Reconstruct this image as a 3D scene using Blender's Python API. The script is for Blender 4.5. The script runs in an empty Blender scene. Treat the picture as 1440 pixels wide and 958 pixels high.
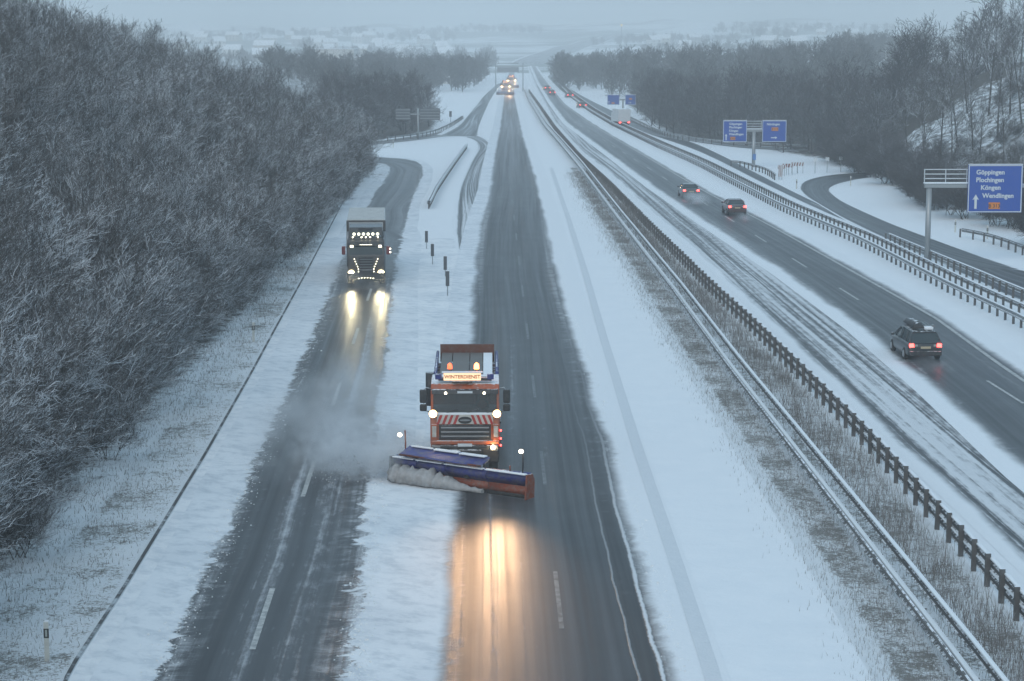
import bpy, bmesh, math, random
from mathutils import Vector, Matrix
R = math.radians
rnd = random.Random(7)
sc = bpy.context.scene
col = sc.collection

# ------------------------------------------------------------------ camera
CAM_H = 15.8
FPX = 2850.0                      # focal length in pixels of the 1440 px wide photograph
PITCH = math.atan(422 / FPX)
YAW = math.atan(30 / FPX * math.cos(PITCH))
cam_d = bpy.data.cameras.new('camera')
cam = bpy.data.objects.new('camera', cam_d); col.objects.link(cam)
cam_d.sensor_width = 36.0
cam_d.lens = FPX / 1440 * 36.0
cam_d.clip_start = 0.5; cam_d.clip_end = 30000
cam.location = (0, 0, CAM_H)
cam.rotation_euler = (math.pi / 2 - PITCH, 0, -YAW)
sc.camera = cam

# ------------------------------------------------------------------ world / sun / exposure
SKY_STR, OVERCAST = 0.05, (0.425, 0.64, 0.79, 1)
w = bpy.data.worlds.new('World'); sc.world = w; w.use_nodes = True
nt = w.node_tree; nt.nodes.clear()
out = nt.nodes.new('ShaderNodeOutputWorld')
sky = nt.nodes.new('ShaderNodeTexSky'); sky.sky_type = 'NISHITA'; sky.sun_disc = False
SUN_EL, SUN_ROT = R(38), R(200)
sky.sun_elevation = SUN_EL; sky.sun_rotation = SUN_ROT
sky.air_density = 1.0; sky.dust_density = 3.0; sky.ozone_density = 2.0
b1 = nt.nodes.new('ShaderNodeBackground'); b1.inputs['Strength'].default_value = SKY_STR
b2 = nt.nodes.new('ShaderNodeBackground'); b2.inputs['Color'].default_value = OVERCAST
b2.inputs['Strength'].default_value = 0.72                      # the closed cloud layer
ad = nt.nodes.new('ShaderNodeAddShader')
nt.links.new(sky.outputs[0], b1.inputs['Color'])
nt.links.new(b1.outputs[0], ad.inputs[0]); nt.links.new(b2.outputs[0], ad.inputs[1])
nt.links.new(ad.outputs[0], out.inputs['Surface'])
sd = bpy.data.lights.new('sun', 'SUN'); sd.energy = 0.5; sd.angle = R(40); sd.color = (1.0, 0.97, 0.93)
so = bpy.data.objects.new('sun', sd); col.objects.link(so)
# sun direction: towards azimuth SUN_ROT (from +Y, clockwise), elevation SUN_EL
sv = Vector((math.sin(SUN_ROT) * math.cos(SUN_EL), math.cos(SUN_ROT) * math.cos(SUN_EL), math.sin(SUN_EL)))
so.rotation_euler = (-sv).to_track_quat('-Z', 'Y').to_euler()
so.location = (0, 0, 60)
sc.view_settings.view_transform = 'Standard'; sc.view_settings.look = 'None'
sc.view_settings.gamma = 1; sc.view_settings.use_curve_mapping = False
sc.view_settings.exposure = 0.06
try:
    sc.cycles.volume_bounces = 4
    sc.cycles.max_bounces = 6
    sc.cycles.volume_max_steps = 96
    sc.cycles.sample_clamp_indirect = 4
except Exception:
    pass

# ------------------------------------------------------------------ geometry helpers
_F = Vector((math.sin(YAW) * math.cos(PITCH), math.cos(YAW) * math.cos(PITCH), -math.sin(PITCH)))
_R = Vector((math.cos(YAW), -math.sin(YAW), 0)); _U = _R.cross(_F)
def at(px, py, z=0.0):
    """point on height z seen at pixel px, py of the 1440 x 958 photograph"""
    d = _F + _R * ((px - 720) / FPX) + _U * ((479 - py) / FPX)
    t = (z - CAM_H) / d.z
    return Vector((0, 0, CAM_H)) + d * t
def atD(px, Y, z=0.0):
    d = _F + _R * ((px - 720) / FPX)
    # horizontal direction of that column at distance Y
    return Vector(((px - 690) / FPX * Y, Y, z))
def zof(py, Y):
    return CAM_H - (py - 57) / FPX * Y

def sstep(a, b, x):
    t = max(0.0, min(1.0, (x - a) / (b - a))); return t * t * (3 - 2 * t)
def lerp(a, b, t): return a + (b - a) * t
def interp(x, xs, ys):
    if x <= xs[0]:
        return ys[0] + (x - xs[0]) * (ys[1] - ys[0]) / (xs[1] - xs[0])
    if x >= xs[-1]:
        return ys[-1] + (x - xs[-1]) * (ys[-1] - ys[-2]) / (xs[-1] - xs[-2])
    for i in range(len(xs) - 1):
        if x <= xs[i + 1]:
            return ys[i] + (x - xs[i]) * (ys[i + 1] - ys[i]) / (xs[i + 1] - xs[i])

class MB:
    def __init__(s): s.v = []; s.f = []; s.sm = []
    def quad(s, a, b, c, d, smooth=False):
        n = len(s.v); s.v += [tuple(a), tuple(b), tuple(c), tuple(d)]; s.f.append((n, n + 1, n + 2, n + 3)); s.sm.append(smooth)
    def box(s, c, sz, rot=None):
        n = len(s.v); hx, hy, hz = sz[0] / 2, sz[1] / 2, sz[2] / 2
        for x in (-hx, hx):
            for y in (-hy, hy):
                for z in (-hz, hz):
                    p = Vector((x, y, z))
                    if rot is not None: p = rot @ p
                    s.v.append((p.x + c[0], p.y + c[1], p.z + c[2]))
        for f in ((0, 1, 3, 2), (4, 6, 7, 5), (0, 4, 5, 1), (2, 3, 7, 6), (0, 2, 6, 4), (1, 5, 7, 3)):
            s.f.append(tuple(n + i for i in f)); s.sm.append(False)
        return s
    def prism(s, poly, y0, y1, axis='Y'):
        """polygon (a,b) extruded; axis X: (y,z) polygon along x, Y: (x,z) along y, Z: (x,y) along z"""
        n = len(s.v); m = len(poly)
        for t in (y0, y1):
            for a, b in poly:
                s.v.append({'X': (t, a, b), 'Y': (a, t, b), 'Z': (a, b, t)}[axis])
        for i in range(m):
            j = (i + 1) % m
            s.f.append((n + i, n + j, n + m + j, n + m + i)); s.sm.append(False)
        s.f.append(tuple(n + i for i in range(m))[::-1]); s.sm.append(False)
        s.f.append(tuple(n + m + i for i in range(m))); s.sm.append(False)
        return s
    def tube(s, pts, r, k=8, caps=True):
        """round tube through points; r number or list"""
        pts = [Vector(p) for p in pts]; n0 = len(s.v)
        rs = r if isinstance(r, (list, tuple)) else [r] * len(pts)
        for i, p in enumerate(pts):
            d = (pts[min(i + 1, len(pts) - 1)] - pts[max(i - 1, 0)]).normalized()
            a = d.cross(Vector((0, 0, 1)))
            if a.length < 1e-3: a = Vector((1, 0, 0))
            a.normalize(); b = d.cross(a)
            for j in range(k):
                t = 2 * math.pi * j / k
                q = p + (a * math.cos(t) + b * math.sin(t)) * rs[i]; s.v.append(tuple(q))
        for i in range(len(pts) - 1):
            for j in range(k):
                q = (j + 1) % k
                s.f.append((n0 + i * k + j, n0 + i * k + q, n0 + (i + 1) * k + q, n0 + (i + 1) * k + j)); s.sm.append(True)
        if caps:
            s.f.append(tuple(n0 + j for j in range(k))[::-1]); s.sm.append(False)
            s.f.append(tuple(n0 + (len(pts) - 1) * k + j for j in range(k))); s.sm.append(False)
        return s
    def loft(s, rings, close=True, caps=True, smooth=True):
        n0 = len(s.v); k = len(rings[0])
        for r_ in rings: s.v += [tuple(p) for p in r_]
        for i in range(len(rings) - 1):
            for j in range(k if close else k - 1):
                q = (j + 1) % k
                s.f.append((n0 + i * k + j, n0 + i * k + q, n0 + (i + 1) * k + q, n0 + (i + 1) * k + j)); s.sm.append(smooth)
        if caps and close:
            s.f.append(tuple(n0 + j for j in range(k))[::-1]); s.sm.append(False)
            s.f.append(tuple(n0 + (len(rings) - 1) * k + j for j in range(k))); s.sm.append(False)
        return s
    def ball(s, c, r, k=10, sz=(1, 1, 1)):
        rings = []
        for i in range(1, k):
            a = math.pi * i / k
            rings.append([(c[0] + r * sz[0] * math.sin(a) * math.cos(2 * math.pi * j / (k * 2)), c[1] + r * sz[1] * math.sin(a) * math.sin(2 * math.pi * j / (k * 2)), c[2] + r * sz[2] * math.cos(a)) for j in range(k * 2)])
        return s.loft(rings)
    def disc(s, c, r, d=(0, -1, 0), th=0.04, k=16):
        c = Vector(c); d = Vector(d).normalized()
        return s.tube([c - d * th * 0.5, c + d * th * 0.5], r, k)
    def mesh(s, name, m=None):
        me = bpy.data.meshes.new(name); me.from_pydata(s.v, [], s.f)
        me.polygons.foreach_set('use_smooth', s.sm)
        if m: me.materials.append(m)
        if len(s.f) < 20000:
            b_ = bmesh.new(); b_.from_mesh(me); bmesh.ops.recalc_face_normals(b_, faces=b_.faces); b_.to_mesh(me); b_.free()
        me.update(); return me
    def build(s, name, m, parent=None, bevel=0):
        o = bpy.data.objects.new(name, s.mesh(name, m)); col.objects.link(o)
        if parent is not None: o.parent = parent
        if bevel:
            md = o.modifiers.new('bevel', 'BEVEL'); md.width = bevel; md.segments = 2; md.limit_method = 'ANGLE'
        return o

def tag(o, label=None, cat=None, group=None, kind=None):
    if label: o['label'] = label
    if cat: o['category'] = cat
    if group: o['group'] = group
    if kind: o['kind'] = kind
    return o
def empty(name, loc, rz=0):
    o = bpy.data.objects.new(name, None); col.objects.link(o)
    o.empty_display_size = 0.3
    o.location = loc; o.rotation_euler = (0, 0, rz); return o
KIDS = {}
def copy_tree(o, parent=None):
    c = o.copy(); col.objects.link(c); c.parent = parent
    for ch in [x for x in o.children]:
        copy_tree(ch, c)
    return c

# ------------------------------------------------------------------ material helpers
class NT:
    def __init__(s, name):
        s.m = bpy.data.materials.new(name); s.m.use_nodes = True
        s.t = s.m.node_tree; s.t.nodes.clear()
        s.out = s.t.nodes.new('ShaderNodeOutputMaterial')
    def n(s, ty, **kw):
        x = s.t.nodes.new(ty)
        for k, v in kw.items(): setattr(x, k, v)
        return x
    def put(s, inp, v):
        if isinstance(v, bpy.types.NodeSocket): s.t.links.new(v, inp)
        else: inp.default_value = v
    def math(s, op, a, b=0.0, c=None, clamp=False):
        x = s.n('ShaderNodeMath', operation=op, use_clamp=clamp)
        s.put(x.inputs[0], a); s.put(x.inputs[1], b)
        if c is not None: s.put(x.inputs[2], c)
        return x.outputs[0]
    def ss(s, x, a, b, lo=0.0, hi=1.0):
        y = s.n('ShaderNodeMapRange', interpolation_type='SMOOTHSTEP')
        s.put(y.inputs['Value'], x); s.put(y.inputs['From Min'], a); s.put(y.inputs['From Max'], b)
        s.put(y.inputs['To Min'], lo); s.put(y.inputs['To Max'], hi)
        return y.outputs[0]
    def noise(s, vec, scale=1.0, detail=3.0, rough=0.55, dist=0.0):
        y = s.n('ShaderNodeTexNoise'); s.put(y.inputs['Vector'], vec)
        y.inputs['Scale'].default_value = scale; y.inputs['Detail'].default_value = detail
        y.inputs['Roughness'].default_value = rough; y.inputs['Distortion'].default_value = dist
        return y.outputs['Fac']
    def comb(s, x, y, z=0.0):
        c = s.n('ShaderNodeCombineXYZ'); s.put(c.inputs[0], x); s.put(c.inputs[1], y); s.put(c.inputs[2], z); return c.outputs[0]
    def sep(s, v):
        c = s.n('ShaderNodeSeparateXYZ'); s.put(c.inputs[0], v); return c.outputs
    def obj(s): return s.n('ShaderNodeTexCoord').outputs['Object']
    def uv(s, name): return s.n('ShaderNodeUVMap', uv_map=name).outputs[0]
    def mix(s, f, a, b):
        x = s.n('ShaderNodeMix', data_type='RGBA'); s.put(x.inputs[0], f)
        s.put(x.inputs[6], a); s.put(x.inputs[7], b); return x.outputs[2]
    def fmix(s, f, a, b):
        x = s.n('ShaderNodeMix', data_type='FLOAT'); s.put(x.inputs[0], f)
        s.put(x.inputs[2], a); s.put(x.inputs[3], b); return x.outputs[0]
    def bump(s, h, strength=0.5, dist=0.05):
        x = s.n('ShaderNodeBump'); x.inputs['Strength'].default_value = strength; x.inputs['Distance'].default_value = dist
        s.put(x.inputs['Height'], h); return x.outputs[0]
    def bsdf(s, colr, rough=0.6, metal=0.0, normal=None, spec=0.5, emis=None, estr=0.0, coat=0.0, trans=None, alpha=None):
        b = s.n('ShaderNodeBsdfPrincipled')
        s.put(b.inputs['Base Color'], colr); s.put(b.inputs['Roughness'], rough); s.put(b.inputs['Metallic'], metal)
        s.put(b.inputs['Specular IOR Level'], spec); s.put(b.inputs['Coat Weight'], coat)
        if normal is not None: s.put(b.inputs['Normal'], normal)
        if emis is not None: s.put(b.inputs['Emission Color'], emis); s.put(b.inputs['Emission Strength'], estr)
        if trans is not None: s.put(b.inputs['Transmission Weight'], trans)
        if alpha is not None: s.put(b.inputs['Alpha'], alpha)
        s.t.links.new(b.outputs[0], s.out.inputs['Surface']); return s.m

SNOW = (0.80, 0.83, 0.86, 1)
def snow_h(k, P):
    return k.math('ADD', k.noise(P, 0.5, 4, 0.6), k.math('MULTIPLY', k.noise(P, 6, 4, 0.6), 0.25))

def plain(name, c, rough=0.5, metal=0.0, var=0.15, scale=3.0, coat=0.0, snow=0.0, dirt=0.0, spec=0.5, snow_scale=5):
    """a painted / metal surface with wear, road dirt and lying snow on what faces up"""
    k = NT(name); P = k.obj(); n = k.noise(P, scale, 5, 0.65)
    c4 = (c[0], c[1], c[2], 1)
    dk = tuple(x * (1 - var) for x in c) + (1,)
    lt = tuple(min(1, x * (1 + var)) for x in c) + (1,)
    colr = k.mix(n, dk, lt)
    if dirt:
        d = k.math('MULTIPLY', k.ss(k.noise(P, scale * 1.7, 5, 0.7), 0.4, 0.7), dirt)
        colr = k.mix(d, colr, (0.16, 0.15, 0.14, 1))
    rr = k.math('ADD', rough - 0.08, k.math('MULTIPLY', n, 0.16))
    if snow:
        g = k.n('ShaderNodeNewGeometry'); nz = k.sep(g.outputs['Normal'])[2]
        f = k.ss(k.math('ADD', nz, k.math('MULTIPLY', k.math('SUBTRACT', k.noise(P, snow_scale, 5, 0.7), 0.5), 1.3)), 1.0 - snow, 1.15 - snow)
        colr = k.mix(f, colr, SNOW); rr = k.fmix(f, rr, 0.85)
    return k.bsdf(colr, rr, metal, spec=spec, coat=coat)
def emit(name, c, s):
    k = NT(name); return k.bsdf((c[0], c[1], c[2], 1), 0.3, emis=(c[0], c[1], c[2], 1), estr=s)

# ------------------------------------------------------------------ materials of the ground
def mat_snow(name, litter=False, speck=0.0):
    k = NT(name); P = k.obj()
    big = k.noise(P, 0.05, 4, 0.6); n = k.noise(P, 0.7, 5, 0.6); f = k.noise(P, 9, 4, 0.7)
    colr = k.mix(n, (0.74, 0.78, 0.82, 1), (0.84, 0.86, 0.88, 1))
    if litter:
        a = k.n('ShaderNodeAttribute', attribute_name='litter').outputs['Fac']
        patch = k.math('ADD', k.math('MULTIPLY', k.noise(P, 0.9, 6, 0.72), 0.75), k.math('MULTIPLY', f, 0.35))
        m = k.ss(k.math('SUBTRACT', k.math('ADD', a, k.math('MULTIPLY', k.math('SUBTRACT', patch, 0.55), 2.2)), 0.5), -0.1, 0.25)
        brown = k.mix(f, (0.030, 0.026, 0.022, 1), (0.10, 0.085, 0.07, 1))
        colr = k.mix(m, colr, brown)
        g = k.n('ShaderNodeAttribute', attribute_name='field').outputs['Fac']
        fm = k.math('MULTIPLY', g, k.ss(k.noise(P, 0.006, 3, 0.5), 0.42, 0.58))
        colr = k.mix(fm, colr, (0.22, 0.25, 0.24, 1))
    h = k.math('ADD', k.math('MULTIPLY', n, 1.0), k.math('MULTIPLY', f, 0.15))
    return k.bsdf(colr, 0.75, normal=k.bump(h, 0.6, 0.12), spec=0.3)

def mat_verge(name, grass=0.5, edge=0.5, gs=1.0):
    """snow over grass: stems and tufts show through in specks; UV L/R = metres from the two edges"""
    k = NT(name); P = k.obj(); L = k.sep(k.uv('L')); Rr = k.sep(k.uv('R'))
    e = k.math('MINIMUM', L[0], Rr[0])
    s1 = k.noise(P, 2.2 * gs, 6, 0.75); s2 = k.noise(P, 11 * gs, 5, 0.75); s3 = k.noise(P, 0.35, 3, 0.5)
    v = k.math('ADD', k.math('ADD', k.math('MULTIPLY', s1, 0.45), k.math('MULTIPLY', s2, 0.5)), k.math('MULTIPLY', s3, 0.35))
    fade = k.ss(e, -edge, edge)
    th = k.math('ADD', 0.74 - 0.16 * grass, k.math('MULTIPLY', k.math('SUBTRACT', 1.0, fade), 0.3))
    m = k.ss(k.math('SUBTRACT', v, th), -0.03, 0.07)
    grassc = k.mix(s2, (0.06, 0.055, 0.045, 1), (0.20, 0.19, 0.16, 1))
    snowc = k.mix(s1, (0.66, 0.71, 0.75, 1), (0.84, 0.86, 0.88, 1))
    colr = k.mix(k.math('MULTIPLY', m, 0.85), snowc, grassc)
    h = k.math('ADD', k.math('MULTIPLY', s1, 1.0), k.math('MULTIPLY', s2, 0.5))
    return k.bsdf(colr, 0.8, normal=k.bump(h, 0.8, 0.10), spec=0.2)

def mat_road(name, teeth=0.6, soft=0.25, streak=0.0, sfreq=2.5, sthr=0.5, dust=0.25, wet=0.33, slush=0.6, brown=0.0, blow=0.0, tracks=None, dark=1.0):
    """asphalt between two ragged snow edges; UV maps L, R = metres from the left / right edge, metres along"""
    k = NT(name); P = k.obj(); L = k.sep(k.uv('L')); Rr = k.sep(k.uv('R'))
    a, v, b = L[0], L[1], Rr[0]
    # ragged edge: teeth of snow running out over the tar
    nv = k.noise(k.comb(k.math('ADD', k.math('MULTIPLY', a, 0.9), k.math('MULTIPLY', v, -0.35)), k.math('MULTIPLY', v, 1.1), 3.0), 1.0, 8, 0.72, 0.6)
    amp = k.ss(k.noise(k.comb(v, a, 4.0), 0.22, 2, 0.5), 0.35, 0.65, 0.35, 1.5)
    nw = k.noise(k.comb(k.math('MULTIPLY', b, 0.2), k.math('MULTIPLY', v, 0.10), 9.0), 1.0, 3, 0.55)
    nf = k.noise(P, 5.0, 5, 0.72)
    wig = k.math('ADD', k.math('MULTIPLY', k.math('MULTIPLY', k.math('SUBTRACT', nv, 0.5), amp), 2.6 * teeth), k.math('MULTIPLY', k.math('SUBTRACT', nw, 0.5), 0.9))
    wig = k.math('ADD', wig, k.math('MULTIPLY', k.math('SUBTRACT', nf, 0.5), 0.7 * teeth))
    ea = k.ss(k.math('ADD', a, wig), -0.02, soft, 1.0, 0.0)
    eb = k.ss(k.math('ADD', b, wig), -0.02, soft, 1.0, 0.0)
    m = k.math('MAXIMUM', ea, eb)
    # thin slush near the edges, streaks along the driving direction
    st = k.noise(k.comb(k.math('MULTIPLY', a, sfreq), k.math('MULTIPLY', v, 0.010), 1.0), 1.0, 5, 0.6)
    st2 = k.noise(k.comb(k.math('MULTIPLY', a, sfreq * 3.3), k.math('MULTIPLY', v, 0.03), 5.0), 1.0, 4, 0.6)
    stc = k.math('ADD', k.math('MULTIPLY', st, 0.7), k.math('MULTIPLY', st2, 0.3))
    if streak:
        brk = k.math('MULTIPLY', k.math('SUBTRACT', k.noise(k.comb(k.math('MULTIPLY', a, 3.0), k.math('MULTIPLY', v, 0.9), 2.0), 1.0, 5, 0.7), 0.5), 0.35)
        sm_ = k.math('MULTIPLY', k.ss(k.math('ADD', stc, brk), sthr - 0.07, sthr + 0.10), streak)
        m = k.math('MAXIMUM', m, sm_)
    near = k.ss(k.math('MINIMUM', a, b), 0.0, 1.3, 1.0, 0.0)
    sl = k.math('MULTIPLY', k.math('MULTIPLY', near, k.ss(k.math('ADD', k.math('MULTIPLY', stc, 0.6), k.math('MULTIPLY', nv, 0.4)), 0.47, 0.62)), slush)
    m = k.math('MAXIMUM', m, sl)
    if blow:   # fresh powder that thickens with the distance from the plough
        fz = k.ss(v, blow[0], blow[1], 0.0, blow[2])
        m = k.math('MAXIMUM', m, k.math('MULTIPLY', fz, k.ss(stc, 0.35, 0.66)))
    if tracks:  # lines of loose snow left between the wheel paths: (centre from left edge, width, strength)
        for c_, w_, s_ in tracks:
            d_ = k.math('ABSOLUTE', k.math('SUBTRACT', k.math('ADD', b, k.math('MULTIPLY', k.math('SUBTRACT', nw, 0.5), 0.5)), c_))
            t_ = k.math('MULTIPLY', k.ss(k.math('ADD', d_, k.math('MULTIPLY', k.math('SUBTRACT', nf, 0.5), w_ * 2.0)), w_ * 0.3, w_, 1.0, 0.0), k.ss(v, 30.0, 70.0, s_, s_ * 0.15))
            m = k.math('MAXIMUM', m, t_)
    grit = k.noise(P, 40, 3, 0.7)
    base = k.mix(st, (0.022 * dark, 0.023 * dark, 0.025 * dark, 1), (0.046 * dark, 0.047 * dark, 0.050 * dark, 1))
    base = k.mix(k.math('MULTIPLY', grit, 0.30), base, (0.08, 0.08, 0.08, 1))
    base = k.mix(k.math('MULTIPLY', k.ss(stc, 0.42, 0.62), dust), base, (0.22, 0.24, 0.26, 1))
    if brown:
        bl = k.ss(k.noise(k.comb(k.math('MULTIPLY', a, 0.9), k.math('MULTIPLY', v, 0.02), 7.0), 1.0, 4, 0.6), 0.52, 0.66)
        base = k.mix(k.math('MULTIPLY', bl, brown), base, (0.085, 0.060, 0.045, 1))
    snowc = k.mix(nf, (0.70, 0.74, 0.78, 1), (0.84, 0.86, 0.88, 1))
    if teeth > 0.5 or blow and tracks:
        sx = k.sep(P)
        wv = k.comb(k.math('ADD', k.math('MULTIPLY', sx[0], 1.0), k.math('MULTIPLY', sx[1], -.35)), k.math('ADD', k.math('MULTIPLY', sx[1], 1.3), k.math('MULTIPLY', sx[0], .9)))
        w1 = k.noise(wv, 1.0, 6, .70)
        snowc = k.mix(k.math('MULTIPLY', k.math('ADD', k.math('MULTIPLY', k.ss(w1, .44, .66), .6), k.math('MULTIPLY', k.ss(k.noise(P, .25, 3, .5), .4, .65), .3)), k.ss(k.math('SUBTRACT', b, a), -.5, .5, 0.0, 1.0) if tracks else 1.0), snowc, (.50, .55, .60, 1))  # shading of wind ruts painted into the snow colour, left edge only with tracks
    colr = k.mix(m, base, snowc)
    rg = k.math('ADD', wet, k.math('MULTIPLY', k.math('SUBTRACT', st2, 0.5), 0.40))
    rg = k.math('ADD', rg, k.math('MULTIPLY', k.math('SUBTRACT', k.noise(P, 0.35, 4, 0.6), 0.5), 0.10))
    rough = k.fmix(m, rg, 0.85)
    h = k.math('ADD', k.math('MULTIPLY', m, 1.0), k.math('MULTIPLY', grit, 0.05))
    h = k.math('ADD', h, k.math('MULTIPLY', k.math('MULTIPLY', nf, m), 0.5))
    return k.bsdf(colr, rough, normal=k.bump(h, 0.7, 0.05), spec=0.16)

def ribbon(name, Lp, Rp, mat, z=0.004, ext=0.0, cols=4, crown=0.0, kind='structure', cat=None, label=None, zf=None):
    """sheet between two world polylines of equal length, with metre UVs; ext = metres beyond each edge"""
    me = bpy.data.meshes.new(name); V = []; U1 = []; U2 = []; Fs = []
    fr = ([-ext] if ext else []) + [None] * 0
    vv = 0.0; prev = None
    for a, b in zip(Lp, Rp):
        a = Vector((a[0], a[1])); b = Vector((b[0], b[1])); c = (a + b) / 2
        if prev is not None: vv += (c - prev).length
        prev = c; wd = max((b - a).length, 0.05); d = (b - a) / wd
        ts = ([-ext] if ext else []) + [wd * i / cols for i in range(cols + 1)] + ([wd + ext] if ext else [])
        for t in ts:
            p = a + d * t
            zz = (zf(p.x, p.y) if zf else 0.0) + z
            V.append((p.x, p.y, zz)); U1.append((t, vv)); U2.append((wd - t, vv))
    n = cols + 1 + (2 if ext else 0)
    for i in range(len(Lp) - 1):
        for j in range(n - 1):
            Fs.append((i * n + j, i * n + j + 1, (i + 1) * n + j + 1, (i + 1) * n + j))
    me.from_pydata(V, [], Fs)
    for nm, U in (('L', U1), ('R', U2)):
        l = me.uv_layers.new(name=nm); fl = []
        for lp in me.loops: fl += U[lp.vertex_index]
        l.data.foreach_set('uv', fl)
    me.polygons.foreach_set('use_smooth', [True] * len(me.polygons))
    me.materials.append(mat); me.update()
    o = bpy.data.objects.new(name, me); col.objects.link(o)
    tag(o, label, cat, kind=kind)
    return o

def rows(y0, y1, n=60):
    """pixel rows spaced evenly in distance from the camera (log)"""
    d0, d1 = 1 / (y0 - 57), 1 / (y1 - 57)
    return [57 + 1 / (d0 * (d1 / d0) ** (i / (n - 1))) for i in range(n)]
def edge(pts, ys):
    pts = sorted(pts, key=lambda p: p[1]); ys_ = [p[1] for p in pts]; xs_ = [p[0] for p in pts]
    return [at(interp(y, ys_, xs_), y) for y in ys]
def catmull(pts, n):
    pts = [Vector(p) for p in pts]; outp = []
    L = len(pts) - 1
    for i in range(n):
        t = i / (n - 1) * L; k_ = min(int(t), L - 1); f = t - k_
        p0 = pts[max(k_ - 1, 0)]; p1 = pts[k_]; p2 = pts[k_ + 1]; p3 = pts[min(k_ + 2, L)]
        outp.append(0.5 * ((2 * p1) + (p2 - p0) * f + (2 * p0 - 5 * p1 + 4 * p2 - p3) * f * f + (3 * p1 - p0 - 3 * p2 + p3) * f ** 3))
    return outp

# ------------------------------------------------------------------ terrain
def hash2(x, y):
    return math.sin(x * 0.013 + 1.3) * math.cos(y * 0.009 + 0.7) + 0.5 * math.sin(x * 0.031 + y * 0.022)
def terrain(x, y):
    z = 0.0
    # wooded bank to the left
    f = sstep(20, 40, y) * (1 - sstep(250, 310, y))
    z += f * 13.5 * sstep(-15.5, -50, x) * lerp(1.0, 0.55, sstep(110, 270, y))
    # second snowy bank on the left, beyond the junction
    z += 5.0 * sstep(-26, -70, x) * sstep(300, 360, y) * (1 - sstep(900, 1100, y))
    # bank to the right
    f = sstep(120, 165, y) * (1 - sstep(270, 330, y))
    z += f * sstep(43, 50, x) * (13.0 * sstep(44, 72, x) + 0.55 * math.sin(x * .8 + y * .31) * math.cos(y * .42 - x * .2) + .35 * math.sin(x * 1.5 - y * .6))
    z += 5.0 * sstep(60, 160, x) * sstep(260, 420, y)
    # the far side of the valley
    far = sstep(1250, 3600, y)
    z += 34 * far + 14 * sstep(1500, 3800, y) * (hash2(x, y) + 0.3 * math.sin(x * .004)) * 0.6
    if y > 1100 and abs(x - 60) > 200: z += 6 * sstep(1100, 1600, y) * (0.5 + 0.5 * hash2(x * 1.7, y))
    return z
def lit(x, y):
    l = 0.0
    if y < 300: l = max(l, sstep(-12.5, -17, x) * (1 - sstep(262, 285, y)))
    if 280 <= y < 1000: l = max(l, 0.6 * sstep(-24, -32, x) * sstep(-24.0 - (y - 290) * .02, -30 - (y - 290) * .02, x))
    if 305 < y < 450: l = max(l, .95 * (1 - sstep(-1, 2.5, x - interp(y, [300, 325, 345, 365, 400, 430], [-24, -19, -14, -11, -11, -14]))))
    if 130 < y < 340: l = max(l, 0.58 * sstep(41, 46, x))
    if 262 < y < 900: l = max(l, 0.95 * sstep(-2, 4, x - interp(y, [255, 290, 340, 420, 500, 900], [46, 41, 29, 31, 33, 60])))
    return l
xs = []
x = -2400.0
def axis(fine0, fine1, step, lo, hi, g=1.18):
    a = []; t = fine0
    while t <= fine1: a.append(t); t += step
    s = step; t = a[-1]
    while t < hi: s *= g; t += s; a.append(min(t, hi))
    s = step; t = a[0]; pre = []
    while t > lo: s *= g; t -= s; pre.append(max(t, lo))
    return sorted(set(pre + a))
XS = axis(-80, 90, 2.0, -2500, 2500); YS = axis(14, 340, 3.0, -60, 4600, 1.035)
V = []; lt = []; fd = []
for y in YS:
    for x in XS:
        V.append((x, y, terrain(x, y))); lt.append(lit(x, y)); fd.append(1.0 if y > 900 else 0.0)
nx = len(XS); Fs = []
for j in range(len(YS) - 1):
    for i in range(nx - 1): Fs.append((j * nx + i, j * nx + i + 1, (j + 1) * nx + i + 1, (j + 1) * nx + i))
me = bpy.data.meshes.new('ground'); me.from_pydata(V, [], Fs)
for nm, arr in (('litter', lt), ('field', fd)):
    at_ = me.attributes.new(nm, 'FLOAT', 'POINT'); at_.data.foreach_set('value', arr)
me.polygons.foreach_set('use_smooth', [True] * len(Fs))
me.materials.append(mat_snow('snow_ground', litter=True)); me.update()
g = bpy.data.objects.new('ground', me); col.objects.link(g); tag(g, kind='structure')

# ------------------------------------------------------------------ roads (traced edges, metres in world space)
YN = 1900     # row far below the frame: the road runs on under the camera
# left exit road
exl = [(-110, YN), (215, 958), (262, 860), (300, 785), (350, 665), (385, 590), (425, 505), (455, 430), (478, 370), (500, 320)]
exr = [(440, YN), (484, 958), (500, 860), (512, 780), (520, 680), (545, 490), (553, 400), (570, 310), (574, 296), (578, 288)]
ys = rows(YN, 335, 60)
L1 = edge(exl, ys); R1 = edge(exr, ys)
PRS = [((495, 330), (569, 322)), ((503, 313), (573, 306)), ((513, 296), (577, 289)), ((530, 268), (587, 265)), ((543, 250), (594, 247)), ((548, 240), (595, 237)),
       ((546, 233.5), (588, 228.5)), ((536, 230), (570, 224)), ((516, 228.3), (540, 221.7)), ((480, 227), (500, 220)), ((430, 227), (445, 219))]
L1 += catmull([at(*a_) for a_, b_ in PRS], 40); R1 += catmull([at(*b_) for a_, b_ in PRS], 40)
n_ = len(L1)
exit_mat = mat_road('exit_road_tar', teeth=0.75, soft=0.18, streak=0.55, sfreq=1.1, sthr=0.60, dust=0.20, slush=0.9, brown=0.4, wet=0.38, blow=(95, 150, 0.30))
ribbon('exit_road', L1[:n_], R1[:n_], exit_mat, z=0.008, ext=1.6, cols=4)
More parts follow.
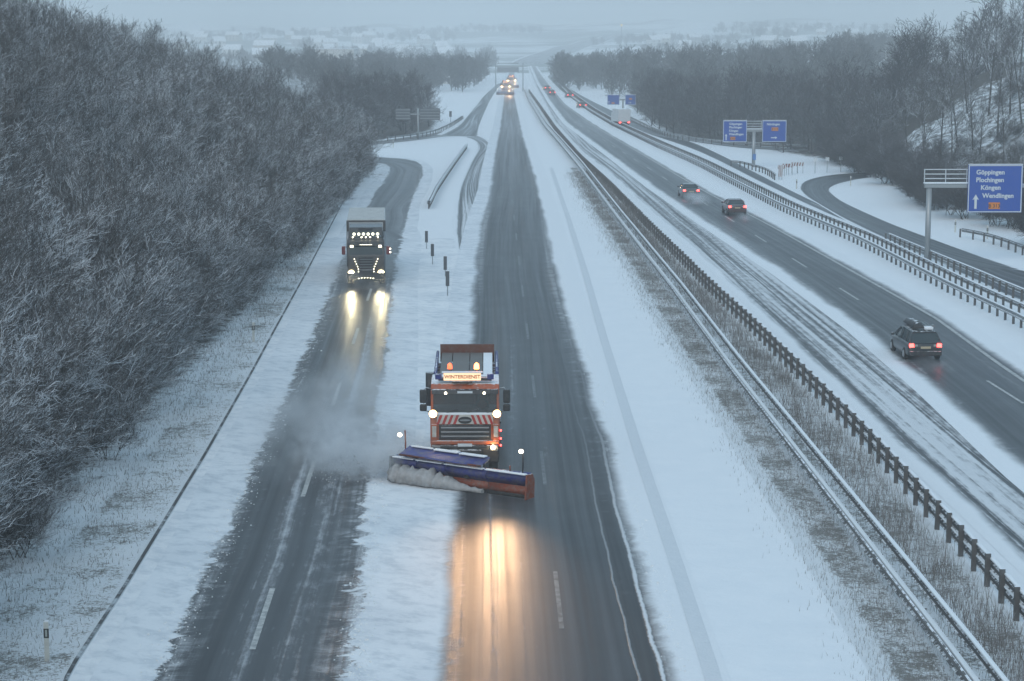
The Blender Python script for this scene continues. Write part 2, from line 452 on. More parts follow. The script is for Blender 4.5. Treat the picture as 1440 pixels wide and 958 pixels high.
# main carriageway, left of the median
mal = [(440, YN), (605, 958), (618, 820), (625, 720), (640, 600), (657, 470), (662, 386), (670, 339), (674, 314), (687, 270), (692, 230), (697, 201), (702, 180), (709, 129), (716, 100), (722, 86)]
mar = [(1250, YN), (960, 958), (905, 770), (860, 615), (796, 420), (771, 314), (756, 252), (736, 188), (724, 135), (724, 100), (727, 86)]
ys = rows(YN, 86, 110)
main_mat = mat_road('main_road_tar', teeth=0.22, soft=0.55, streak=0.30, sfreq=1.4, sthr=0.66, dust=0.22, slush=0.75, brown=0.35, wet=0.42,
                    blow=(60, 420, 0.40), tracks=[(0.50, 0.09, 0.85), (1.15, 0.05, 0.35)], dark=1.0)
MAINL = edge(mal, ys); MAINR = edge(mar, ys)
ribbon('main_road', MAINL, MAINR, main_mat, z=0.012, ext=1.2, cols=6)
# junction track that swings from the side road into the main road
Lt = [at(662, 400), at(648, 362), at(642.5, 335), at(642, 306), at(649, 261), at(662, 230), at(672, 209), at(668, 198), at(655, 193)]
Rt = [at(668, 392), at(671, 350), at(674, 325), at(680, 300), at(690, 250), at(695, 222), at(693, 207), at(682, 196), at(668, 190)]
track_mat = mat_road('junction_tar', teeth=0.35, soft=0.5, streak=0.85, sfreq=1.5, sthr=0.50, dust=0.7, slush=0.9, wet=0.4)
ribbon('junction_road', catmull(Lt, 40), catmull(Rt, 40), track_mat, z=0.004, ext=0.8, cols=5)
# side road to the left wood and slip lane beyond the junction
Ls = [at(430, 212), at(500, 207), at(536, 203), at(590, 197), at(628, 192), at(666, 192.5)]
Rs = [at(430, 206), at(500, 202), at(536, 198), at(590, 190.5), at(628, 184), at(650, 176)]
side_mat = mat_road('side_road_tar', teeth=0.3, soft=0.5, streak=0.6, sfreq=0.8, sthr=0.55, dust=0.8, slush=0.8, wet=0.4)
ribbon('side_road', catmull(Ls, 24), catmull(Rs, 24), side_mat, z=0.016, ext=1.0)
Ll = [at(620, 190), at(646, 176), at(660, 160), at(672, 145), at(684, 132), at(700, 118)]
Rl = [at(672, 192), at(674, 178), at(680, 162), at(688, 145), at(696, 130), at(706, 117)]
ribbon('slip_lane', catmull(Ll, 30), catmull(Rl, 30), side_mat, z=0.020, ext=1.0)
# snowed-in outer lane of the far carriageway, then its dark lanes
dl = [(2650, YN), (1540, 882), (1279, 640), (1134, 499), (1031, 403), (960, 335.5), (922, 303), (859, 244), (815, 210), (781, 172), (758, 130), (745, 100), (741, 84)]
el = [(2950, YN), (1440, 668), (1315, 553), (1208, 463), (1102, 386), (1000, 319), (922, 266), (859, 219), (796.5, 173), (774.6, 145), (757, 116), (748, 96), (744, 84)]
er = [(3620, YN), (1440, 522), (1333, 447), (1208.5, 379), (1102, 321), (1000, 269), (922, 224), (859, 188), (828, 169), (796.5, 147), (768, 114), (755, 96), (750, 84)]
ys = rows(1700, 84, 110)
ribbon('snowed_in_lane', edge(dl, ys), edge(el, ys),
       mat_road('snowed_lane_tar', teeth=0.12, soft=0.5, streak=0.78, sfreq=2.3, sthr=0.47, dust=0.8, slush=0.9, wet=0.4, dark=1.1), z=0.008, ext=0.5, cols=6)
ER = edge(er, ys)
ribbon('far_carriageway', edge(el, ys), ER,
       mat_road('far_carriageway_tar', teeth=0.18, soft=0.7, streak=0.18, sfreq=0.8, sthr=0.66, dust=0.16, slush=0.8, wet=0.38, blow=(90, 420, 0.35)), z=0.016, ext=0.8, cols=6)
# slip road on the right and the ramp that swings in from behind the bank
gl = [at(1720, 520), at(1440, 424), at(1382, 398), at(1315, 367), at(1215, 321), at(1159, 298), at(1076, 259), at(980, 212), at(905, 186), at(860, 168), at(820, 148), at(790, 128), at(770, 108)]
gr = [at(1720, 462), at(1440, 381), at(1379, 360), at(1299, 332), at(1215, 305), at(1157, 289), at(1076, 250), at(985, 205), at(915, 181), at(872, 161), at(832, 142), at(797, 122), at(774, 104)]
slip_mat = mat_road('slip_road_tar', teeth=0.4, soft=0.5, streak=0.25, sfreq=0.9, sthr=0.64, dust=0.4, slush=0.9, wet=0.38)
ribbon('slip_road', catmull(gl, 90), catmull(gr, 90), slip_mat, z=0.008, ext=0.8)
hl = [at(1330, 374), at(1250, 338), at(1190, 309), at(1157, 290), at(1133, 275), at(1125, 264), at(1136, 253.5), at(1171, 246), at(1229, 242), at(1300, 239)]
hr = [at(1440, 381), at(1379, 361), at(1299, 332), at(1251, 314), at(1197, 290), at(1171, 274), at(1168, 264.5), at(1188, 256.5), at(1225, 250), at(1300, 246)]
ribbon('ramp', catmull(hl, 60), catmull(hr, 60), slip_mat, z=0.016, ext=0.8)
bl = [at(895, 184), at(960, 197), at(1040, 208), at(1136, 213.5)]
br = [at(880, 172), at(960, 190), at(1040, 203), at(1136, 209.5)]
ribbon('branch_road', catmull(bl, 24), catmull(br, 24), side_mat, z=0.020, ext=0.6)
# far stretch that climbs the other side of the valley
fl, fr2 = [], []
for D, c, wd in ((1350, 744, 12), (1480, 752, 14), (1620, 763, 15), (1780, 778, 16), (1950, 800, 17), (2150, 830, 18), (2400, 868, 19)):
    X = (c - 690) / FPX * D; fl.append((X - wd, D, 0)); fr2.append((X + wd, D, 0))
ribbon('valley_road', catmull(fl, 50), catmull(fr2, 50), side_mat, z=0.35, ext=2, cols=6, zf=terrain)

# verges and median
ys = rows(1700, 236, 80)
g0 = [(1700, YN), (1257, 958), (1174, 820), (1120, 738), (1055, 638), (912, 420), (890, 380), (840, 305), (800, 236)]
r1 = [(2020, YN), (1350, 958), (1110, 638), (1028, 530), (950, 420), (865, 308), (815, 239), (784, 201), (765, 179), (743, 142), (737, 126)]
r2 = [(2450, 1900), (1440, 886), (1357, 790), (1215, 629), (1066, 477), (1000, 415), (960, 373), (922, 335), (859, 268), (815, 226), (781, 185), (759, 152), (743, 129)]
ribbon('median_verge', edge(g0, ys), edge(r1, ys), mat_verge('median_grass_snow', grass=0.72, edge=0.35), z=0.006, ext=0.5, cols=4)
ribbon('median_strip', edge(r1, ys), edge([(x_ + 2 * 0, y_) for x_, y_ in r2], ys), mat_verge('median_weed_snow', grass=0.50, edge=0.5), z=0.010, ext=0.0, cols=4)
dit = [(-230, YN), (97, 945), (174, 828), (290, 637), (354, 524), (387, 463), (430, 385), (464, 320), (482, 285), (498, 262)]
fo = [(-800, YN), (-150, 958), (60, 800), (200, 640), (330, 470), (400, 350), (450, 285), (478, 258)]
ys = rows(1700, 262, 80)
ribbon('roadside_verge', edge(fo, ys), edge(dit, ys), mat_verge('verge_grass_snow', grass=0.42, edge=0.3), z=0.012, ext=0.0, cols=4)
k = NT('gutter_stone'); P = k.obj()
gm = k.bsdf(k.mix(k.ss(k.noise(P, 0.7, 8, 0.75), 0.48, 0.62), (0.06, 0.06, 0.06, 1), (0.45, 0.48, 0.51, 1)), 0.8)
D1 = edge(dit, ys); mb = MB()
for i in range(len(D1) - 1):
    a, b = D1[i], D1[i + 1]
    if (b - a).length < .01: continue
    mb.quad(a + Vector((-.05, 0, .05)), a + Vector((.05, 0, .03)), b + Vector((.05, 0, .03)), b + Vector((-.05, 0, .05)))
    mb.quad(a + Vector((-.05, 0, 0)), a + Vector((-.05, 0, .05)), b + Vector((-.05, 0, .05)), b + Vector((-.05, 0, 0)))
tag(mb.build('gutter', gm), kind='structure')
k = NT('windblown_snow'); P = k.obj(); sx = k.sep(P)
wv = k.comb(k.math('ADD', k.math('MULTIPLY', sx[0], 1.1), k.math('MULTIPLY', sx[1], -.45)), k.math('ADD', k.math('MULTIPLY', sx[1], 1.6), k.math('MULTIPLY', sx[0], 1.0)))
w1 = k.noise(wv, 1.0, 6, .68); w2 = k.noise(P, 7, 4, .7); w3 = k.noise(P, .25, 3, .5)
wf = k.math('ADD', k.math('MULTIPLY', k.ss(w1, .42, .66), .6), k.math('MULTIPLY', k.ss(w3, .4, .65), .35))  # darker streaks paint the shading of wind ruts into the snow colour
wm = k.bsdf(k.mix(wf, (.84, .86, .88, 1), (.56, .61, .66, 1)), .8, normal=k.bump(k.math('ADD', w1, k.math('MULTIPLY', w2, .3)), .8, .12), spec=.2)
ysw = rows(1700, 335, 60)
ribbon('shoulder_snow', [p + Vector((.1, 0, 0)) for p in edge(dit, ysw)], [p + Vector((.5, 0, 0)) for p in edge(exl, ysw)], wm, z=0.004, cols=3)
ribbon('ridge_snow', [p + Vector((-.6, 0, 0)) for p in edge(exr, ysw)], [p + Vector((.5, 0, 0)) for p in edge(mal, ysw)], wm, z=0.0025, cols=3)

k = NT('compacted_snow'); P = k.obj()
cm = k.bsdf(k.mix(k.noise(P, 3, 5, .7), (0.57, 0.61, 0.65, 1), (0.72, 0.75, 0.78, 1)), .7, normal=k.bump(k.noise(P, 7, 4, .7), .5, .05))
tt = [(1155, 1500), (1000, 945), (950, 790), (893, 620), (850, 480), (822, 380), (800, 310), (775, 236)]
ysx = rows(1500, 236, 60); tc = edge(tt, ysx)
ribbon('tyre_track', [p + Vector((-.22, 0, 0)) for p in tc], [p + Vector((.22, 0, 0)) for p in tc], cm, z=0.020, ext=0.0, cols=2)
# painted lines
paint = NT('road_paint'); P = paint.obj()
pm = paint.bsdf(paint.mix(paint.ss(paint.noise(P, 3, 5, 0.7), 0.35, 0.7), (0.50, 0.50, 0.48, 1), (0.22, 0.23, 0.23, 1)), 0.5)
def dashes(p0, p1, ks, w_=0.15, z=0.03, L=6.0, period=18.0):
    mb = MB(); d = (p1 - p0); d.z = 0; d.normalize(); s = Vector((d.y, -d.x, 0)) * (w_ / 2); up = Vector((0, 0, z))
    for k_ in ks:
        a = p0 + d * (period * k_); b = a + d * L
        mb.quad(a - s + up, a + s + up, b + s + up, b - s + up)
    return mb
def path_line(pts, w_, z):
    mb = MB()
    for i in range(len(pts) - 1):
        a, b = pts[i].copy(), pts[i + 1].copy(); a.z = b.z = z
        d = (b - a).normalized(); s = Vector((d.y, -d.x, 0)) * (w_ / 2)
        mb.quad(a - s, a + s, b + s, b - s)
    return mb
mk = dashes(at(1439, 568), at(1034, 313.5), range(-3, 26), z=0.024)
tag(mk.build('road_marking', pm), kind='structure')
tag(dashes(at(355, 914), at(482, 528), range(-2, 5), w_=0.16, z=0.016).build('road_marking', pm), kind='structure')
fk = NT('worn_paint'); P = fk.obj(); fm_ = fk.bsdf(fk.mix(fk.ss(fk.noise(P, 2, 5, .7), .35, .65), (.20, .21, .21, 1), (.07, .075, .08, 1)), .5)
tag(dashes(at(790, 885), at(757, 600), range(-2, 12), w_=0.13, z=0.020).build('road_marking', fm_), kind='structure')
inner = [(p + Vector((-0.75, 0, 0))) for p in ER]
tag(path_line(inner, 0.22, 0.024).build('road_marking', pm), kind='structure')
slipd = dashes(at(1290, 345), at(1200, 309), range(-4, 3), z=0.016); tag(slipd.build('road_marking', pm), kind='structure')
#@@PART2
# ------------------------------------------------------------------ winter air
hz = MB(); hz.box((0, 2300, 38.5), (5200, 4800, 83))
k = NT('haze_air'); pv = k.n('ShaderNodeVolumePrincipled')
pv.inputs['Color'].default_value = (0.97, 0.99, 1.0, 1); pv.inputs['Density'].default_value = 0.00078
pv.inputs['Anisotropy'].default_value = 0.0
k.t.links.new(pv.outputs[0], k.out.inputs['Volume'])
tag(hz.build('haze', k.m), 'pale winter haze hanging in the valley over the motorway', 'haze', kind='stuff')
#@@PART3
# ------------------------------------------------------------------ guard rails
steel = plain('galvanised_steel', (0.22, 0.23, 0.24), 0.45, 0.6, snow=0.35, dirt=0.3, scale=2)
steel_dark = plain('weathered_steel', (0.10, 0.10, 0.10), 0.6, 0.2, snow=0.25, dirt=0.4, scale=2)
snowm = mat_snow('lying_snow')
rt0 = random.Random(99)
def offset_path(pts, off):
    o = []
    for i, p in enumerate(pts):
        d = (pts[min(i + 1, len(pts) - 1)] - pts[max(i - 1, 0)]); d.z = 0; d.normalize()
        o.append(p + Vector((d.y, -d.x, 0)) * off)
    return o
def resample(pts, step):
    o = [pts[0].copy()]; acc = 0.0
    for i in range(len(pts) - 1):
        a, b = pts[i], pts[i + 1]; L = (b - a).length
        if L < 1e-4: continue
        t = step - acc
        while t <= L:
            o.append(a + (b - a) * (t / L)); t += step
        acc = (acc + L) % step
    return o
WB = [(-0.155, 0.0), (-0.13, 0.04), (-0.07, 0.08), (-0.02, 0.01), (0.02, 0.01), (0.07, 0.08), (0.13, 0.04), (0.155, 0.0)]
def sweep(pts, prof, zc, side, mb, thick=0.006):
    ring = []
    for i, p in enumerate(pts):
        d = (pts[min(i + 1, len(pts) - 1)] - pts[max(i - 1, 0)]); d.z = 0; d.normalize(); s = Vector((d.y, -d.x, 0))
        r_ = [p + s * (side * y) + Vector((0, 0, zc + z)) for z, y in prof]
        r_ += [p + s * (side * (y - thick - 0.01)) + Vector((0, 0, zc + z)) for z, y in reversed(prof)]
        ring.append(r_)
    mb.loft(ring, smooth=False)
def guard_rail(label, pts, beams, post_off, post_h, post_sz=(0.14, 0.06), step=2.0, name='guard_rail', group='guard rails of the motorway', snow=True, spacer=None, pmat=None):
    pts = [Vector((p.x, p.y, p.z if abs(p.z) > .5 else 0)) for p in pts]
    root = empty(name, pts[0]); tag(root, label, 'guard rail', group)
    inv = Vector(pts[0])
    P_ = [p - inv for p in pts]
    fine = resample(P_, 4.0) if (P_[-1] - P_[0]).length > 60 else resample(P_, 1.0)
    for bi, (off, z, side) in enumerate(beams):
        mb = MB(); sweep(offset_path(fine, off), WB, z, side, mb); mb.build('beam', steel_dark if spacer or post_h > .9 else steel, root)
        if snow and not (spacer and bi == 0):
            mb = MB(); q = offset_path(fine, off + side * 0.02)
            sweep(q, [(0.0, -0.06), (0.035, -0.055), (0.055, 0.0), (0.035, 0.06), (0.0, 0.065)], z + 0.157, 1, mb, 0.0)
            mb.build('snow_cap', snowm, root)
    if spacer:
        mb = MB(); sweep(offset_path(fine, -0.08), [(0.0, -0.08), (0.05, -0.08), (0.05, 0.08), (0.0, 0.08)], 0.46, 1, mb, 0.0); mb.build('centre_strip', steel, root)
        mb = MB(); sweep(offset_path(fine, -0.08), [(0.0, -0.075), (0.03, -0.07), (0.045, 0.0), (0.03, 0.07), (0.0, 0.075)], 0.512, 1, mb, 0.0); mb.build('snow_cap', snowm, root)
    pp = resample(P_, step); pp.sort(key=lambda p: (p + inv).length)
    base = MB().box((0, 0, post_h / 2), (post_sz[0], post_sz[1], post_h)).mesh('post', pmat or steel_dark)
    offp = post_off
    allp = resample(offset_path(P_, offp), step); allp.sort(key=lambda p: (p + inv).length)
    for p in allp[:100]:
        o = bpy.data.objects.new('post', base); col.objects.link(o); o.parent = root; o.location = (p.x, p.y, rt0.uniform(-.03, .02)); o.rotation_euler = (rt0.gauss(0, .012), rt0.gauss(0, .012), rt0.gauss(0, .05))
    if len(allp) > 100:
        mb = MB()
        for p in allp[100:420]: mb.box((p.x, p.y, post_h / 2), (post_sz[0], post_sz[1], post_h))
        tag(mb.build('distant_post', pmat or steel_dark, root), kind='stuff')
    return root
ys = rows(1500, 127, 60)
RL1 = edge(r1, ys)
RL1 = [p + Vector((0.12, 0, 0)) for p in RL1]
guard_rail('snow-topped double-sided steel rail up the median beside the smooth snowed-over lane', RL1,
           [(-0.36, 0.56, -1), (0.36, 0.66, 1)], 0.0, 0.50, spacer=0.2, step=2.0)
RL2 = [p for p in edge(r2, rows(1500, 130, 60))]
guard_rail('steel rail on a row of brown posts at the left edge of the far carriageway', RL2,
           [(0.10, 0.70, 1), (0.10, 0.33, 1)], 0.0, 1.0, post_sz=(0.15, 0.10), step=1.75, snow=True)
r3 = [(3300, 1500), (1440, 463), (1333, 412), (1208.5, 345), (1102, 299), (980, 233), (922, 207), (859, 176), (828, 157), (800, 135), (775, 108)]
ys3 = rows(900, 108, 50)
guard_rail('front steel rail with close posts between far carriageway and right slip road', edge(r3, ys3),
           [(-0.09, 0.62, -1)], 0.0, 0.75, step=1.6)
R3b = [p + Vector((1.25, 0, 0)) for p in edge(r3, ys3)]
guard_rail('rear steel rail close behind the front one beside the right slip road', R3b,
           [(0.09, 0.62, 1)], 0.0, 0.75, step=1.6)
r4 = [(2900, 900), (1440, 428), (1382, 401), (1300, 366), (1239, 339)]
R4 = [p + Vector((0.1, 0, 0)) for p in edge(r4, rows(800, 339, 20))]
guard_rail('short third steel rail behind the foot of the large sign pole', R4, [(0.09, 0.62, 1)], 0.0, 0.75, step=1.6)
guard_rail('snow-dusted rail on the white island right of the left exit road', catmull([at(603, 294), at(608, 284), at(616, 268), at(640, 232), at(656.6, 209)], 16), [(-0.10, 0.60, -1), (0.10, 0.60, 1)], 0, 0.6, step=2.0)
guard_rail('curved dark rail on the snow left of the red and white boards', catmull([at(1028, 234), at(1040, 235), at(1060, 240), at(1078, 246), at(1090, 254)], 14), [(-0.1, 0.6, -1)], 0, 0.7, step=2.0, snow=False)
guard_rail('short curved rail on the snow bank below the largest blue sign', catmull([at(1350, 334), at(1372, 338), at(1400, 345), at(1440, 360), at(1500, 385)], 14), [(-0.1, 0.6, -1)], 0, 0.7, step=2.0, snow=False)
guard_rail('long thin rail along the branch road in front of the right wood', catmull([at(878, 165), at(930, 190), at(985, 201), at(1060, 207), at(1138, 211)], 24), [(-0.1, 0.62, -1)], 0, 0.7, step=3.0, snow=False)
guard_rail('rail at the foot of the left wood beside the side road', catmull([at(545, 199), at(600, 192), at(630, 181), at(652, 167)], 14), [(-0.1, 0.62, -1)], 0, 0.7, step=3.0, snow=False)

# ------------------------------------------------------------------ bare trees
def bark_mat(name, dark, light, frost):
    k = NT(name); P = k.obj(); g_ = k.n('ShaderNodeNewGeometry'); nz = k.sep(g_.outputs['Normal'])[2]
    oi = k.n('ShaderNodeObjectInfo').outputs['Random']
    n = k.noise(P, 1.2, 4, 0.6)
    c = k.mix(n, dark + (1,), light + (1,))
    f = k.ss(k.math('ADD', nz, k.math('MULTIPLY', k.math('SUBTRACT', k.noise(P, 0.45, 3, 0.6), 0.5), 2.6)), 0.10, 0.90)
    f = k.math('MULTIPLY', f, k.math('MULTIPLY', k.math('ADD', 0.45, oi), frost))
    c = k.mix(f, c, (0.62, 0.66, 0.70, 1))
    return k.bsdf(c, 0.85, spec=0.2)
twig_near = bark_mat('frosted_twigs', (0.040, 0.037, 0.036), (0.12, 0.115, 0.11), 1.5)
trunk_near = bark_mat('trunk_bark', (0.030, 0.027, 0.024), (0.09, 0.08, 0.07), 0.30)
twig_far = bark_mat('wood_twigs', (0.045, 0.042, 0.044), (0.10, 0.096, 0.10), 0.30)

def seg_mesh(name, segs, mat, k=3):
    V = []; Fs = []
    for p0, p1, r0, r1 in segs:
        d = p1 - p0
        if d.length < 1e-5: continue
        d.normalize(); a = d.cross(Vector((0.31, 0.17, 0.93)))
        if a.length < 1e-3: a = Vector((1, 0, 0))
        a.normalize(); b = d.cross(a); n = len(V)
        for p, r in ((p0, r0), (p1, r1)):
            for j in range(k):
                t = 6.2832 * j / k
                V.append(tuple(p + a * (math.cos(t) * r) + b * (math.sin(t) * r)))
        for j in range(k):
            q = (j + 1) % k; Fs.append((n + j, n + q, n + k + q, n + k + j))
    me = bpy.data.meshes.new(name); me.from_pydata(V, [], Fs)
    if k > 3: me.polygons.foreach_set('use_smooth', [True] * len(Fs))
    me.materials.append(mat); me.update(); return me

def grow(rn, H, lean=(0, 0), limbs=26, sub=(7, 6, 4), tw=0.012, trunk_r=0.14, low=0.12, spread=0.42, up=0.10, wind=Vector((0, 0, 0))):
    trunk, crown = [], []
    def rv(s): return Vector((rn.uniform(-s, s), rn.uniform(-s, s), rn.uniform(-s, s)))
    def branch(p, d, L, r, lev):
        st = (5, 4, 3, 2)[min(lev, 3)]; sl = L / st; pts = [p.copy()]; q = p.copy()
        for i in range(st):
            d = (d + rv(0.22) + Vector((0, 0, up)) + wind).normalized()
            q2 = q + d * sl
            ra = lerp(r, tw * 0.6, i / st); rb = lerp(r, tw * 0.6, (i + 1) / st)
            crown.append((q.copy(), q2.copy(), ra, rb)); q = q2; pts.append(q.copy())
        if lev < len(sub):
            for c in range(sub[lev]):
                t = 0.22 + 0.78 * (c + rn.random()) / sub[lev]; i = min(int(t * st), st - 1); f = t * st - i
                bp = pts[i].lerp(pts[i + 1], f)
                ax = (pts[i + 1] - pts[i]).normalized()
                side = ax.cross(rv(1)); side.normalize()
                nd = (ax * 0.75 + side * rn.uniform(0.45, 0.8) + Vector((0, 0, 0.12))).normalized()
                branch(bp, nd, L * rn.uniform(0.38, 0.6) * (1.1 - 0.4 * t), max(r * 0.5, tw), lev + 1)
    p = Vector((0, 0, -0.4)); d = Vector((lean[0], lean[1], 1)).normalized(); n = 9
    tp = [p.copy()]
    for i in range(n):
        d = (d + rv(0.06) + Vector((0, 0, 0.03))).normalized(); q = p + d * (H * 0.74 / n)
        trunk.append((p.copy(), q.copy(), lerp(trunk_r, tw, i / n), lerp(trunk_r, tw, (i + 1) / n))); p = q; tp.append(p.copy())
    for i in range(limbs):
        t = low + (1 - low) * (i + rn.random()) / limbs; k_ = min(int(t * n), n - 1); f = t * n - k_
        bp = tp[k_].lerp(tp[k_ + 1], f); a = rn.uniform(0, 6.283)
        el = lerp(0.55, 1.25, t) + rn.uniform(-0.15, 0.15)
        nd = Vector((math.cos(a) * math.cos(el) + lean[0] * .6, math.sin(a) * math.cos(el) + lean[1] * .6, math.sin(el))).normalized()
        L = H * spread * (0.55 + 0.45 * math.sin(math.pi * min(1.0, t * 1.02 + .12))) * rn.uniform(0.75, 1.15)
        branch(bp, nd, L, trunk_r * lerp(0.45, 0.15, t), 0)
    return trunk, crown
def make_tree(name, seed, mats, **kw):
    rn = random.Random(seed); tr, cr = grow(rn, **kw)
    return (seg_mesh(name + '_trunk', tr, mats[0], 7), seg_mesh(name + '_crown', cr, mats[1], 3))
def put_tree(meshes, loc, rz, s, name, label, cat='tree', group=None, tilt=(0, 0), sz=1.0):
    root = empty(name, loc, rz); root.rotation_euler = (Matrix.Rotation(tilt[1], 3, 'Y') @ Matrix.Rotation(tilt[0], 3, 'X') @ Matrix.Rotation(rz, 3, 'Z')).to_euler(); root.scale = (s, s, s * sz)
    for nm, me_ in (('trunk', meshes[0]), ('crown', meshes[1])):
        o = bpy.data.objects.new(nm, me_); col.objects.link(o); o.parent = root
    tag(root, label, cat, group); return root
near_p = [make_tree('beech', 11 + i, (trunk_near, twig_near), H=10.0, limbs=26, sub=(7, 6, 3), tw=0.0085, trunk_r=0.13, low=0.10, spread=0.50, up=0.09) for i in range(5)]
edge_p = [make_tree('edge_tree', 31 + i, (trunk_near, twig_near), H=6.0, lean=(0.35, -0.05), limbs=22, sub=(7, 6, 3), tw=0.0075, trunk_r=0.08, low=0.03, spread=0.60, up=0.05, wind=Vector((0.05, 0, 0.0))) for i in range(4)]
far_p = [make_tree('wood_tree', 51 + i, (twig_far, twig_far), H=11.0, limbs=30, sub=(6, 5), tw=0.024, trunk_r=0.13, low=0.04, spread=0.40, up=0.03) for i in range(4)]
thin_p = [make_tree('slender', 71 + i, (trunk_near, twig_near), H=14.0, limbs=20, sub=(5, 4, 3), tw=0.010, trunk_r=0.13, low=0.34, spread=0.28, up=0.16) for i in range(3)]

rt = random.Random(5)
# left wood: foot of the bank to the crest
EDGE_X = lambda y: interp(y, [40, 75, 100, 140, 200, 245, 268], [-15.2, -15.4, -15.6, -15.2, -15.4, -15.8, -16.6])
n_ = 0; y = 36.0
while y < 268:
    for r_ in range(8):
        if r_ == 0: continue
        xo = -0.2 - r_ * 3.9 + rt.uniform(-1.2, 1.2)
        yy = y + rt.uniform(-2.2, 2.2)
        X = EDGE_X(yy) + xo
        if abs(X / yy) > 0.30 and yy > 60 or X / yy < -0.55: continue
        z = terrain(X, yy); s = rt.uniform(0.80, 1.10) * lerp(0.85, 1.0, r_ / 6) * lerp(1.0, 1.06, sstep(100, 240, yy))
        put_tree(rt.choice(near_p), (X, yy, z), rt.uniform(0, 6.28), s, 'bare_tree',
                 'bare frosted tree inside the dense wood on the bank left of the exit road', group='bare trees of the left wood', tilt=(rt.uniform(-.06, .06), rt.uniform(0.05, .30)))
        n_ += 1
    y += lerp(3.6, 8.5, sstep(60, 240, y))
y = 40.0; m_ = 0
while y < 266:
    X = EDGE_X(y) - rt.uniform(0.6, 2.4)
    put_tree(rt.choice(edge_p), (X, y, terrain(X, y)), rt.uniform(-0.6, 0.6), rt.uniform(0.7, 1.2), 'edge_tree',
             'low frosted tree leaning out over the snowy verge at the edge of the left wood', group='leaning trees along the edge of the left wood')
    m_ += 1; y += lerp(2.2, 5.0, sstep(60, 240, y))
print('left trees', n_, m_)
# right wood
def wood(x0f, x1f, y0, y1, n, hs, label, group, protos=far_p, name='bare_tree', rs=1):
    for i in range(n):
        yy = y0 + (y1 - y0) * (i + rt.random()) / n; X = rt.uniform(x0f(yy), x1f(yy))
        put_tree(rt.choice(protos), (X, yy, terrain(X, yy)), rt.uniform(0, 6.28), rt.uniform(hs[0], hs[1]), name, label, group=group)
RW = lambda yy: interp(yy, [255, 290, 340, 420, 500], [46, 41, 29, 31, 33])
wood(RW, lambda yy: RW(yy) + 12, 262, 470, 76, (0.8, 1.0), 'bare brown tree in the front rows of the wood behind the pair of blue signs', 'front trees of the right wood')

# left wood beyond the junction
wood(lambda yy: -yy * .085, lambda yy: interp(yy, [300, 325, 345, 365, 400, 430], [-24, -19, -14, -11, -11, -14]), 312, 430, 48, (0.75, 1.05), 'bare hazy tree behind the side road left of the junction', 'trees behind the side road')
# trees on the right bank
for px, D, s, rz in ((1298, 232, .95, 0), (1322, 226, 1.0, 2), (1345, 236, 1.05, 1), (1368, 222, .90, 4), (1388, 238, 1.1, 3), (1402, 224, .95, 5), (1418, 232, 1.0, 2.5), (1436, 220, 1.0, .4), (1455, 230, 1.1, 1.1), (1380, 214, .7, 2.2), (1412, 212, .75, .9), (1338, 218, .8, .3), (1300, 246, .8, 1.3), (1275, 250, .7, 3.3), (1358, 250, 1.0, 1.3), (1430, 250, 1.1, 1.9)):
    X = (px - 690) / FPX * D
    put_tree(thin_p[int(px) % 3], (X, D, terrain(X, D)), rz, s, 'slender_tree', 'tall slender bare tree on the snowy slope above the large blue sign', group='slender trees on the right slope', tilt=(rt.uniform(-.05, .05), rt.uniform(-.12, .03)))
# scrub at the foot of the right bank
def shrub_meshes(seed, H, mats):
    rn = random.Random(seed); segs = []; st = []
    def br(p, d, L, r, lev):
        for i in range(3):
            d = (d + Vector((rn.uniform(-.25, .25), rn.uniform(-.25, .25), rn.uniform(-.1, .2)))).normalized(); q = p + d * (L / 3)
            (st if lev == 0 else segs).append((p.copy(), q.copy(), r, r * .7))
            if lev < 3:
                for c in range(3 if lev else 4):
                    s_ = d.cross(Vector((rn.uniform(-1, 1), rn.uniform(-1, 1), rn.uniform(-1, 1)))).normalized()
                    br(q.copy(), (d + s_ * .7).normalized(), L * .5, r * .6, lev + 1)
            p = q
    for i in range(6):
        a = rn.uniform(0, 6.28); br(Vector((rn.uniform(-.3, .3), rn.uniform(-.3, .3), -.1)), Vector((math.cos(a) * .6, math.sin(a) * .6, 1)).normalized(), H * rn.uniform(.6, 1), .025, 0)
    return seg_mesh('stem', st, mats[0]), seg_mesh('twigs', segs, mats[1])
shrubs = [shrub_meshes(5 + i, 2.6, (trunk_near, twig_far)) for i in range(3)]
shrubs_fr = [shrub_meshes(25 + i, 2.2, (trunk_near, twig_near)) for i in range(3)]
def put_shrub(me2, loc, s, label, group):
    root = empty('bare_shrub', loc, rt.uniform(0, 6.28)); root.scale = (s, s, s)
    for nm, me_ in (('stem', me2[0]), ('crown', me2[1])):
        o = bpy.data.objects.new(nm, me_); col.objects.link(o); o.parent = root
    tag(root, label, 'shrub', group)
for i in range(64):
    yy = rt.uniform(150, 268); X = interp(yy, [150, 165, 193, 227, 270], [47.5, 44.0, 40.8, 43.5, 45.0]) + abs(rt.gauss(0.3, 1.7)); X = min(X, yy * .275)
    put_shrub(rt.choice(shrubs), (X, yy, terrain(X, yy)), rt.uniform(.8, 1.5), 'brown leafless shrub in the thicket at the foot of the right slope', 'shrubs at the foot of the right slope')
y = 44
while y < 255:
    X = EDGE_X(y) + rt.uniform(-.8, .9)
    put_shrub(rt.choice(shrubs_fr), (X, y, terrain(X, y)), rt.uniform(.5, 1.0), 'low frosted shrub where the left wood meets the snowy verge', 'shrubs along the left wood'); y += rt.uniform(3, 7)

